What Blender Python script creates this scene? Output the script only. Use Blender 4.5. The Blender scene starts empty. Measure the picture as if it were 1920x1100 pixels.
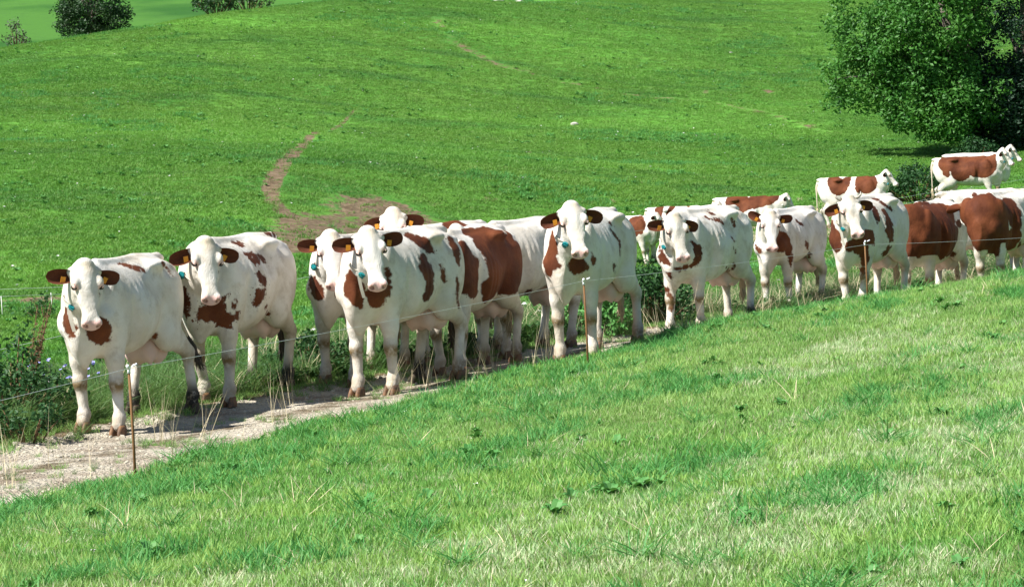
import bpy, bmesh, math, random
import numpy as np
from mathutils import Matrix, Vector
sc = bpy.context.scene
COL = sc.collection
# ---------------------------------------------------------------- camera, sky, sun, exposure
TH, RO, FPX = math.radians(2.2), math.radians(3.0), 4940.0       # tilt down, roll, focal length in photo pixels
FW = np.array([0, math.cos(TH), -math.sin(TH)])
_up = np.array([0, math.sin(TH), math.cos(TH)]); _rt = np.array([1.0, 0, 0])
CR = math.cos(RO)*_rt - math.sin(RO)*_up; CU = math.sin(RO)*_rt + math.cos(RO)*_up
cam = bpy.data.cameras.new('camera'); cam_o = bpy.data.objects.new('camera', cam); COL.objects.link(cam_o)
cam_o.matrix_world = Matrix(((CR[0], CU[0], -FW[0], 0), (CR[1], CU[1], -FW[1], 0), (CR[2], CU[2], -FW[2], 0), (0, 0, 0, 1)))
cam.sensor_fit = 'HORIZONTAL'; cam.sensor_width = 36.0; cam.lens = 36.0*FPX/1920
cam.clip_start = .5; cam.clip_end = 3000
cam.dof.use_dof = False
sc.camera = cam_o
SUN_AZ, SUN_EL = math.radians(60), math.radians(50)                # azimuth: to the left of straight behind the camera
TO_SUN = Vector((-math.sin(SUN_AZ)*math.cos(SUN_EL), -math.cos(SUN_AZ)*math.cos(SUN_EL), math.sin(SUN_EL)))
world = bpy.data.worlds.new('World'); sc.world = world; world.use_nodes = True
_nt = world.node_tree
_sky = _nt.nodes.new('ShaderNodeTexSky'); _sky.sky_type = 'NISHITA'; _sky.sun_disc = False
_sky.sun_elevation = SUN_EL; _sky.sun_rotation = math.atan2(TO_SUN.x, TO_SUN.y); _sky.altitude = 900; _sky.air_density = 1.0; _sky.dust_density = .6
_nt.links.new(_sky.outputs[0], _nt.nodes['Background'].inputs[0]); _nt.nodes['Background'].inputs[1].default_value = .062
_l = bpy.data.lights.new('sun', 'SUN'); _l.energy = 5.0; _l.angle = math.radians(.53); _l.color = (1, .97, .925)
sun = bpy.data.objects.new('sun', _l); COL.objects.link(sun); sun.rotation_euler = (-TO_SUN).to_track_quat('-Z', 'Y').to_euler()
sun.location = (-30, -20, 40)
sc.view_settings.view_transform = 'Standard'; sc.view_settings.look = 'None'; sc.view_settings.gamma = 1; sc.view_settings.use_curve_mapping = False
sc.view_settings.exposure = .95
sc.render.engine = 'CYCLES'
sc.cycles.max_bounces = 6; sc.cycles.transparent_max_bounces = 4; sc.cycles.use_denoising = True
# ---------------------------------------------------------------- materials
MAT = {}
class NT:
    """small helper for writing node trees"""
    def __init__(s, name):
        m = bpy.data.materials.new(name); m.use_nodes = True
        s.m = m; s.t = m.node_tree; s.n = s.t.nodes; s.n.clear()
        s.out = s.n.new('ShaderNodeOutputMaterial')
        MAT[name] = m
    def new(s, typ, **kw):
        n = s.n.new(typ)
        for k, v in kw.items(): setattr(n, k, v)
        return n
    def put(s, sock, v):
        if isinstance(v, bpy.types.NodeSocket): s.t.links.new(v, sock)
        else: sock.default_value = v
    def math(s, op, a, b=0.0, c=None, clamp=False):
        n = s.new('ShaderNodeMath', operation=op, use_clamp=clamp)
        s.put(n.inputs[0], a); s.put(n.inputs[1], b)
        if c is not None: s.put(n.inputs[2], c)
        return n.outputs[0]
    def mix(s, f, a, b, blend='MIX'):
        n = s.new('ShaderNodeMix', data_type='RGBA', blend_type=blend)
        s.put(n.inputs[0], f)
        for i, v in ((6, a), (7, b)):
            if isinstance(v, tuple) and len(v) == 3: v = (*v, 1)
            s.put(n.inputs[i], v)
        return n.outputs[2]
    def ramp(s, v, a, b, x=0.0, y=1.0):
        n = s.new('ShaderNodeMapRange', interpolation_type='SMOOTHSTEP')
        s.put(n.inputs[0], v); n.inputs[1].default_value = a; n.inputs[2].default_value = b
        n.inputs[3].default_value = x; n.inputs[4].default_value = y
        return n.outputs[0]
    def noise(s, scale, detail=4, rough=.55, vec=None, out=0):
        n = s.new('ShaderNodeTexNoise'); n.inputs['Scale'].default_value = scale
        n.inputs['Detail'].default_value = detail; n.inputs['Roughness'].default_value = rough
        if vec is not None: s.put(n.inputs['Vector'], vec)
        return n.outputs[out]
    def attr(s, name, typ='GEOMETRY', out='Fac'):
        n = s.new('ShaderNodeAttribute', attribute_name=name, attribute_type=typ); return n.outputs[out]
    def pos(s): return s.new('ShaderNodeNewGeometry').outputs['Position']
    def obj(s): return s.new('ShaderNodeTexCoord').outputs['Object']
    def scalev(s, v, xyz):
        n = s.new('ShaderNodeVectorMath', operation='MULTIPLY'); s.put(n.inputs[0], v); n.inputs[1].default_value = xyz
        return n.outputs[0]
    def bump(s, h, strength, dist):
        n = s.new('ShaderNodeBump'); n.inputs['Strength'].default_value = strength; n.inputs['Distance'].default_value = dist
        s.put(n.inputs['Height'], h); return n.outputs[0]
    def bsdf(s, col, rough=.8, spec=.2, normal=None, sheen=0, sub=0):
        b = s.new('ShaderNodeBsdfPrincipled')
        if isinstance(col, tuple): col = (*col, 1)
        s.put(b.inputs['Base Color'], col); s.put(b.inputs['Roughness'], rough); b.inputs['Specular IOR Level'].default_value = spec
        if normal is not None: s.put(b.inputs['Normal'], normal)
        if sheen: b.inputs['Sheen Weight'].default_value = sheen
        if sub:
            b.inputs['Subsurface Weight'].default_value = sub; b.inputs['Subsurface Radius'].default_value = (.02, .008, .006)
        s.t.links.new(b.outputs[0], s.out.inputs[0]); return b
    def leaf(s, col, trans=.35, rough=.55, spec=.25):
        """thin foliage: reflects and lets light through"""
        b = s.new('ShaderNodeBsdfPrincipled'); s.put(b.inputs['Base Color'], col); b.inputs['Roughness'].default_value = rough
        b.inputs['Specular IOR Level'].default_value = spec
        t = s.new('ShaderNodeBsdfTranslucent')
        s.put(t.inputs[0], s.mix(.5, col, s.mix(1.0, col, (1.25, 1.15, .45), 'MULTIPLY')))
        mx = s.new('ShaderNodeMixShader'); mx.inputs[0].default_value = trans
        s.t.links.new(b.outputs[0], mx.inputs[1]); s.t.links.new(t.outputs[0], mx.inputs[2]); s.t.links.new(mx.outputs[0], s.out.inputs[0])

def plain(name, col, rough=.6, spec=.3, var=.15, scale=30.0):
    s = NT(name); v = s.noise(scale, 3, vec=s.obj())
    s.bsdf(s.mix(v, tuple(c*(1-var) for c in col), tuple(min(1, c*(1+var)) for c in col)), rough, spec)

def coat_material():
    s = NT('coat'); o = s.obj()
    rag = s.attr('ragged', 'OBJECT')
    oi = s.new('ShaderNodeObjectInfo').outputs['Random']
    shift = s.new('ShaderNodeVectorMath', operation='ADD'); s.put(shift.inputs[0], o)
    cx = s.new('ShaderNodeCombineXYZ'); s.put(cx.inputs[0], s.math('MULTIPLY', oi, 37.0)); s.put(shift.inputs[1], cx.outputs[0])
    pv = shift.outputs[0]
    n1 = s.math('SUBTRACT', s.noise(11, 5, .62, pv), .5)
    n2 = s.math('SUBTRACT', s.noise(45, 3, .6, pv), .5)
    e = s.math('MULTIPLY', s.math('ADD', s.math('MULTIPLY', n1, .085), s.math('MULTIPLY', n2, .02)), rag)
    fl = s.math('MULTIPLY', s.ramp(s.noise(34, 3, .6, pv), .64, .72), s.math('MULTIPLY', .035, rag))
    f = s.ramp(s.math('ADD', s.math('ADD', s.attr('brown'), e), fl), -.010, .011)
    mot = s.noise(3.2, 4, .55, pv)
    white = s.mix(s.ramp(mot, .35, .68), (.73, .69, .62), (.63, .57, .475))
    white = s.mix(s.math('MULTIPLY', s.ramp(s.noise(4.5, 6, .72, pv), .48, .68), .48), white, (.36, .29, .20))
    brown = s.mix(s.ramp(s.noise(2.6, 5, .6, pv), .3, .7), (.075, .019, .007), (.175, .052, .017))
    hair = s.noise(1.0, 3, .6, s.scalev(pv, (60, 160, 38)))
    low = s.new('ShaderNodeSeparateXYZ'); s.put(low.inputs[0], o)
    soil = s.math('MULTIPLY', s.ramp(low.outputs[2], 1.0, .55), s.ramp(s.noise(3.5, 5, .65, pv), .35, .65))
    white = s.mix(s.math('MULTIPLY', soil, .40), white, (.42, .34, .24))
    brown = s.mix(s.math('MULTIPLY', hair, .35), brown, (.045, .011, .005))
    col = s.mix(f, white, brown)
    col = s.mix(s.math('MULTIPLY', s.attr('bare'), .5), col, (.66, .40, .33))
    col = s.mix(s.math('MULTIPLY', s.attr('tuft'), .8), col, (.56, .44, .28))
    dn = s.ramp(s.noise(18, 5, .65, pv), .22, .55)
    col = s.mix(s.math('MULTIPLY', s.attr('dirt'), dn, clamp=True), col, (.20, .135, .06))
    mk = s.math('MULTIPLY', s.attr('muck'), s.ramp(s.noise(14, 5, .65, pv), .28, .48))
    col = s.mix(mk, col, (.030, .026, .020))
    col = s.mix(s.attr('pink'), col, s.mix(s.noise(60, 2, .5, pv), (.70, .41, .36), (.76, .54, .47)))
    col = s.mix(s.attr('nostril'), col, (.09, .025, .022))
    b = s.bump(s.math('ADD', s.math('MULTIPLY', hair, .6), s.math('MULTIPLY', s.noise(9, 4, .55, pv), 1.4)), .55, .016)
    s.bsdf(col, .72, .18, b, sheen=.0)

def build_materials():
    coat_material()
    s = NT('ear_in'); o = s.obj(); h = s.noise(1.0, 3, .6, s.scalev(o, (50, 50, 160)))
    s.bsdf(s.mix(h, (.055, .017, .009), (.15, .052, .028)), .85, .1, s.bump(h, .6, .01))
    s = NT('ear_out'); o = s.obj(); h = s.noise(60, 3, .6, o)
    s.bsdf(s.mix(h, (.095, .025, .010), (.15, .042, .016)), .75, .15)
    s = NT('ear_white'); s.bsdf((.68, .60, .50), .8, .15)
    plain('tag', (.62, .25, .02), .45, .4, .06)
    plain('lid', (.70, .48, .40), .7, .2, .1)
    plain('horn', (.42, .38, .32), .5, .4, .2)
    s = NT('eye'); s.bsdf((.012, .008, .007), .12, .5)
    s = NT('hoof'); o = s.obj(); s.bsdf(s.mix(s.ramp(s.noise(16, 4, .6, o), .35, .65), (.22, .115, .055), (.09, .055, .035)), .6, .3, s.bump(s.noise(1, 3, .5, s.scalev(o, (8, 8, 140))), .4, .006))
    s = NT('hoof_dark'); o = s.obj(); s.bsdf(s.mix(s.noise(16, 4, .6, o), (.035, .03, .022), (.10, .07, .045)), .7, .25)
    s = NT('udder'); o = s.obj(); s.bsdf(s.mix(s.noise(9, 4, .6, o), (.66, .44, .38), (.70, .55, .48)), .6, .25, s.bump(s.noise(40, 3, .5, o), .2, .006))
    plain('tail_hair', (.62, .52, .40), .85, .1, .2)
    plain('switch', (.50, .40, .27), .9, .1, .3)
    plain('switch_dark', (.09, .075, .06), .9, .1, .3)
    plain('strap', (.60, .55, .46), .7, .2, .12)
    plain('teal', (.01, .22, .235), .4, .4, .1)

PATH_MAIN = [(-5.7,102),(-6.1,97),(-6.5,93),(-6.6,88.9),(-6.2,76.1),(-6.1,70.0),(-6.1,68.2),(-5.8,66.0),(-5.2,62.8),(-4.7,59.5),(-4.3,56.2)]
PATH_UP = [(-3.0,128.1),(-2.2,121.9),(-0.9,119.0),(0.5,116.5),(2.8,114.6),(5.9,113.0),(8.8,112.4),(11.2,108.8),(12.7,102.4)]
PATH_LOW = [(-4.5,57.7),(-5.7,50.4),(-7.3,47.7),(-8.2,47.5),(-10.2,46.8)]
PATH_RIGHT = [(-2.4,69.3),(-1.0,71.5),(.6,73)]
BARE = [(-4.2,62.0,1.6,4.8,-.1), (-3.1,67.6,1.6,2.1,0), (11.67,115.7,.45,1.0,0), (8.9,114.8,.5,.9,0), (.8,92,.35,1.1,0), (4.5,84,.25,.6,0), (3,74.5,.3,.8,0)]
# ---------------------------------------------------------------- the lie of the land
CTRL = np.array([
    # the near field
    (-2.3,11.5,-1.62),(-.1,10.2,-1.54),(1.8,9.5,-1.53),(1.9,17.4,-1.60),(0,4,-1.5),(-8,4,-1.75),(8,4,-1.35),(-12,14,-1.95),(8,18,-1.35),(12,26,-1.0),
    (5.9,31,-1.28),(1.9,28,-1.53),(.17,24.9,-1.67),(-1.8,21.4,-1.80),(-3.25,16.3,-1.80),(-.6,17,-1.72),(3.8,26,-1.42),(9,36,-1.15),
    (0,-30,-1.2),(-40,-20,-2.2),(40,-20,-.6),(40,20,-.3),(-40,20,-2.2),
    # the track
    (-3.44,21.5,-1.81),(-3.0,22.9,-1.82),(-2.75,23.5,-1.78),(-1.69,25.1,-1.77),(-1.33,24,-1.79),(-.4,25.2,-1.76),(.52,26.7,-1.72),(1.8,30.5,-1.74),(3.4,34.4,-1.75),
    (4.3,33.4,-1.69),(5.5,36,-1.84),(6.3,35.5,-1.83),(8.5,41,-1.75),(-3.8,20.3,-1.80),(-5,16,-1.86),(-7.5,10,-1.95),(13,47,-1.5),
    # the dip behind it
    (-8,28,-1.78),(-4,31,-1.68),(-1,33,-1.72),(3,42,-1.80),(7,50,-1.6),(-9,36,-1.75),(-3,44,-1.65),(0,55,-1.75),(3.2,66,-2.15),(4.3,66,-1.95),(5.9,66,-1.70),(8.9,68,-1.38),(12.6,71,-1.08),
    # the hillside
    (-8.9,48,-1.45),(-4.6,58,-.72),(2.8,72,-.95),(4.5,78,-.1),(-8.8,62,-.04),(-3.6,72,.63),(16.8,92,.53),(26,90,1.2),(-11.7,90,2.63),(.3,100,2.3),(12.2,108,2.44),
    (-23.1,122,7.75),(-11.6,130,9.6),(.9,146,10.5),(18.8,150,9.9),(-20,104,5.2),(-8,112,5.8),(4,122,5.9),(14,128,5.8),
    (-40,50,-1.6),(-40,85,1.5),(-40,120,4.8),(45,65,0),(45,95,3),(45,140,10),
    # over the brow
    (-23,134,7.9),(-25,160,3.5),(-11,146,10.2),(-9,172,7),(2,176,12.5),(20,180,14),(45,180,16),(-45,165,2),(-38,200,0),(0,208,10),(30,212,14)], float)
CTRL = np.vstack([CTRL, [(-200,-100,-4),(200,-100,2),(-200,60,-2),(200,60,2),(-200,230,0),(200,230,16),(0,240,6)]])
def _tps(a):
    c = CTRL[:, :2]; n = len(c)
    r2 = ((a[:, None, :] - c[None])**2).sum(2)
    return .5*r2*np.log(r2 + 1e-9)
def _fit():
    n = len(CTRL); K = _tps(CTRL[:, :2]) + np.eye(n)*1.5
    Pm = np.hstack([np.ones((n, 1)), CTRL[:, :2]])
    A = np.vstack([np.hstack([K, Pm]), np.hstack([Pm.T, np.zeros((3, 3))])])
    return np.linalg.solve(A, np.concatenate([CTRL[:, 2], np.zeros(3)]))
_w = _fit()
def base_z(x, y):
    a = np.stack([np.ravel(x), np.ravel(y)], 1).astype(float); out = np.empty(len(a))
    for i in range(0, len(a), 40000):
        b = a[i:i+40000]; out[i:i+40000] = _tps(b) @ _w[:-3] + _w[-3] + b @ _w[-2:]
    return out.reshape(np.shape(x))
_rng = np.random.default_rng(7)
_tab = _rng.random((256, 256))
def vnoise(x, y, oct=3, gain=.5):
    """value noise, 0..1"""
    s = 0; a = 1; t = 0
    for o in range(oct):
        xi = np.floor(x).astype(int); yi = np.floor(y).astype(int); fx = x - xi; fy = y - yi
        fx = fx*fx*(3-2*fx); fy = fy*fy*(3-2*fy)
        g = lambda i, j: _tab[(xi+i+o*17) % 256, (yi+j+o*31) % 256]
        s = s + a*((g(0,0)*(1-fx) + g(1,0)*fx)*(1-fy) + (g(0,1)*(1-fx) + g(1,1)*fx)*fy); t += a; a *= gain
        x = x*2.03 + 5.1; y = y*2.03 + 9.7
    return s/t
TRACK = np.array([(-12.8,.9),(-9.25,6.9),(-6.05,12.9),(-3.92,18.2),(-2.66,21.8),(-1.05,24.93),(.52,27.55),(1.8,30.2),(3.3,33.6),(5.2,36.2),(8,40),(13,46),(20,53)], float)
TW = np.array([1.6,1.6,1.52,1.38,1.24,1.1,1.0,.95,.95,.95,1,1,1])
def poly_dist(x, y, pl, wid=None):
    """distance to a polyline, the signed side (positive on the camera's side) and the local half width"""
    best = np.full(np.shape(x), 1e9); sd = np.zeros(np.shape(x)); w = np.ones(np.shape(x))
    for i in range(len(pl)-1):
        a, b = pl[i], pl[i+1]; d = b - a; L = d @ d
        t = np.clip(((x-a[0])*d[0] + (y-a[1])*d[1])/L, 0, 1)
        px, py = x - a[0] - t*d[0], y - a[1] - t*d[1]; q = np.hypot(px, py); m = q < best
        best = np.where(m, q, best); sd = np.where(m, np.sign(d[1]*px - d[0]*py), sd)
        if wid is not None: w = np.where(m, wid[i] + t*(wid[i+1]-wid[i]), w)
    return best, sd, w
def track_sd(x, y):
    """signed distance from the track's edge: < 0 on it; second value: side (+ near field, - verge and hill)"""
    d, s, w = poly_dist(x, y, TRACK, TW)
    return d - w*(1 + .22*(vnoise(x*.9, y*.9, 3) - .5)), s
def ground(x, y):
    x = np.asarray(x, float); y = np.asarray(y, float)
    z = base_z(x, y)
    e, s = track_sd(x, y)
    near = np.clip((60 - y)/20, 0, 1)
    z = z + near*(.045*(vnoise(x*1.1, y*1.1, 3) - .5)) + (1-near)*.35*(vnoise(x*.16, y*.22, 3) - .5)
    hill = (s < 0)*np.clip((e - 1)/8, 0, 1)
    z = z + hill*(.16*(vnoise(x*.33, y*.33, 4) - .5))
    z = z - .05*np.clip(-e/.25, 0, 1) + .02*np.exp(-(e + .9)**2/.05)*0
    return z
PATHS = [  # trodden cattle paths: polyline, half width
    (np.array(PATH_MAIN, float), .25), (np.array(PATH_UP, float), .5), (np.array(PATH_LOW, float), .55), (np.array(PATH_RIGHT, float), .3)]
def dirt_field(x, y):
    f = np.full(np.shape(x), -9.0)
    for i, (pl, w) in enumerate(PATHS):
        d, s, _ = poly_dist(x, y, pl)
        wl = w*(.75 + .6*vnoise(x*.5 + i*9, y*.5, 2))*(np.clip((108 - y)/30, .1, 1) if i == 0 else 1)
        f = np.maximum(f, (wl - d)/max(w, .3)*(1.5, .25, .8, .30)[i] - (-.05, .20, .1, .35)[i])
    for (cx, cy, rx, ry, an) in BARE:
        c, s_ = math.cos(an), math.sin(an)
        u = ((x-cx)*c + (y-cy)*s_)/rx; v = (-(x-cx)*s_ + (y-cy)*c)/ry
        f = np.maximum(f, (1 if rx > 1 else .42) - np.hypot(u, v)*(.6 + .9*vnoise(x*.9, y*.55, 4)))
    return np.clip(f, -2, 1.2)

def ground_materials():
    # mown field (seen between the blades)
    s = NT('field_soil'); p = s.pos()
    c = s.mix(s.ramp(s.noise(3, 5, .6, p), .35, .65), (.085, .170, .035), (.150, .220, .065))
    c = s.mix(s.ramp(s.noise(38, 3, .6, p), .45, .7), c, (.20, .175, .085))
    s.bsdf(c, .9, .1, s.bump(s.noise(60, 3, .6, p), .6, .03))
    # gravel track
    s = NT('gravel'); p = s.pos()
    v = s.new('ShaderNodeTexVoronoi', feature='F1'); v.inputs['Scale'].default_value = 26; s.put(v.inputs['Vector'], p)
    v2 = s.new('ShaderNodeTexVoronoi', feature='F1'); v2.inputs['Scale'].default_value = 70; s.put(v2.inputs['Vector'], p)
    big = s.noise(1.3, 5, .6, p)
    c = s.mix(s.ramp(v2.outputs['Color'], .1, .9), (.37, .32, .235), (.54, .49, .385))
    c = s.mix(s.math('MULTIPLY', s.ramp(v.outputs['Color'], .55, .9), .6), c, (.58, .52, .44))
    c = s.mix(s.math('MULTIPLY', s.ramp(big, .44, .64), .8), c, (.235, .18, .125))
    c = s.mix(s.ramp(s.math('ADD', s.attr('crown'), s.math('MULTIPLY', s.math('SUBTRACT', s.noise(5, 5, .65, p), .5), 1.5)), .5, .9), c, (.15, .115, .07))
    h = s.math('ADD', s.math('MULTIPLY', v.outputs['Distance'], -1.0), s.math('MULTIPLY', v2.outputs['Distance'], -.5))
    s.bsdf(c, .9, .15, s.bump(h, .9, .035))
    # hillside
    s = NT('pasture'); p = s.pos()
    a = s.noise(.11, 5, .6, p); b = s.noise(.55, 5, .62, p); d = s.noise(3.5, 5, .65, p); e = s.noise(14, 3, .6, p)
    c = s.mix(s.ramp(a, .35, .65), (0.067, 0.206, 0.028), (0.105, 0.248, 0.035))
    c = s.mix(s.math('MULTIPLY', s.ramp(b, .48, .7), .6), c, (0.131, 0.289, 0.045))
    c = s.mix(s.math('MULTIPLY', s.ramp(d, .52, .72), .55), c, (0.038, 0.137, 0.026))
    c = s.mix(s.math('MULTIPLY', s.ramp(e, .55, .75), .5), c, (0.166, 0.306, 0.070))
    c = s.mix(s.math('MULTIPLY', s.ramp(s.noise(.32, 4, .6, p), .58, .75), .3), c, (0.210, 0.254, 0.067))
    c = s.mix(s.math('MULTIPLY', s.ramp(s.noise(1.0, 4, .6, s.scalev(p, (.13, .42, 0))), .50, .66), .55), c, (0.027, 0.135, 0.027))
    c = s.mix(s.math('MULTIPLY', s.ramp(s.noise(1.0, 3, .5, s.scalev(p, (.05, .075, 0))), .50, .66), .6), c, (0.149, 0.383, 0.051))
    f = s.math('ADD', s.attr('dirt'), s.math('ADD', s.math('MULTIPLY', s.math('SUBTRACT', s.noise(1.1, 6, .7, p), .5), 2.0), s.math('MULTIPLY', s.math('SUBTRACT', s.noise(6, 4, .6, p), .5), .7)))
    dc = s.mix(s.ramp(s.noise(4, 5, .65, p), .35, .65), (.125, .088, .050), (.215, .160, .098))
    c = s.mix(s.ramp(f, -.05, .22), c, dc)
    s.bsdf(c, .85, .12, s.bump(s.math('ADD', s.noise(7, 5, .7, p), s.math('MULTIPLY', s.noise(1.2, 4, .6, p), 2.0)), .8, .10))
    # far field
    s = NT('far_pasture'); p = s.pos()
    c = s.mix(s.ramp(s.noise(.05, 4, .55, p), .4, .6), (.028, .100, .016), (.062, .165, .026))
    c = s.mix(s.math('MULTIPLY', s.ramp(s.noise(.6, 5, .6, p), .5, .7), .35), c, (.045, .11, .03))
    s.bsdf(c, .9, .1, s.bump(s.noise(2, 4, .6, p), .4, .2))
    plain('pale_lane', (.52, .50, .46), .9, .1, .15, 2.0)

def build_ground():
    def spread(lo, a, b, hi, fine, g=1.22):
        m = list(np.arange(a, b + 1e-6, fine)); st = fine; x = m[-1]
        while x < hi: st *= g; x += st; m.append(x)
        st = fine; x = m[0]
        while x > lo: st *= g; x -= st; m.insert(0, x)
        return np.array(m)
    xs = spread(-420, -14, 17, 420, .15); 
    y1 = spread(-220, 7, 48, 48, .13); y2 = np.arange(48.25, 146, .28); y3 = spread(146, 146.2, 152, 245, .5, 1.12)
    ys = np.concatenate([y1[y1 <= 48.01], y2, y3[y3 > 146]])
    X, Y = np.meshgrid(xs, ys, indexing='ij')
    Z = ground(X, Y)
    nx, ny = X.shape
    V = np.stack([X, Y, Z], 2).reshape(-1, 3)
    I = np.arange(nx*ny).reshape(nx, ny)
    Q = np.stack([I[:-1, :-1], I[1:, :-1], I[1:, 1:], I[:-1, 1:]], 2).reshape(-1, 4)
    cx = V[Q].mean(1); e, s = track_sd(cx[:, 0], cx[:, 1])
    lim = (cx[:, 1] < 53) & (cx[:, 0] < 19.5) & (cx[:, 1] > 1.5)
    zone = np.where((e < 0) & lim, 0, np.where(s > 0, 1, 2))
    eV, sV = track_sd(V[:, 0], V[:, 1]); dd, _, ww = poly_dist(V[:, 0], V[:, 1], TRACK, TW)
    dirt = dirt_field(V[:, 0], V[:, 1])
    dirt = np.where((eV > -.3) & (sV < 0) & (V[:, 1] < 60), np.maximum(dirt, .55 - 1.0*eV), dirt)
    for k, (nm, mt) in enumerate((('gravel_track', 'gravel'), ('mown_field', 'field_soil'), ('hillside', 'pasture'))):
        q = Q[zone == k]; u, inv = np.unique(q, return_inverse=True)
        me = mesh_from(nm, V[u], inv.reshape(-1, 4), MAT[mt])
        attr(me, 'dirt', dirt[u]); attr(me, 'crown', np.exp(-(dd[u]/(.30*ww[u]))**2)*.75 + .35*np.clip((dd[u] - .8*ww[u])/(.2*ww[u]), 0, 1))
        o = bpy.data.objects.new(nm, me); COL.objects.link(o); o['kind'] = 'structure'
    # the next slope, far behind the brow
    xs = np.linspace(-300, 300, 121); ys = np.linspace(150, 900, 151)
    X, Y = np.meshgrid(xs, ys, indexing='ij')
    Z = 4.0 + np.maximum(Y - 185, 0)*.16 - np.maximum(Y - 400, 0)*.06 - np.maximum(185 - Y, 0)*.12 - .012*(X + 40) + 2.5*(vnoise(X*.012, Y*.012, 3) - .5)
    I = np.arange(X.size).reshape(X.shape)
    Q = np.stack([I[:-1, :-1], I[1:, :-1], I[1:, 1:], I[:-1, 1:]], 2).reshape(-1, 4)
    o = bpy.data.objects.new('far_field', mesh_from('far_field', np.stack([X, Y, Z], 2).reshape(-1, 3), Q, MAT['far_pasture'])); COL.objects.link(o); o['kind'] = 'structure'

# ---------------------------------------------------------------- cows
def smin(a, b, k):
    h = np.maximum(k - np.abs(a - b), 0.0) / k
    return np.minimum(a, b) - h * h * k * 0.25

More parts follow.
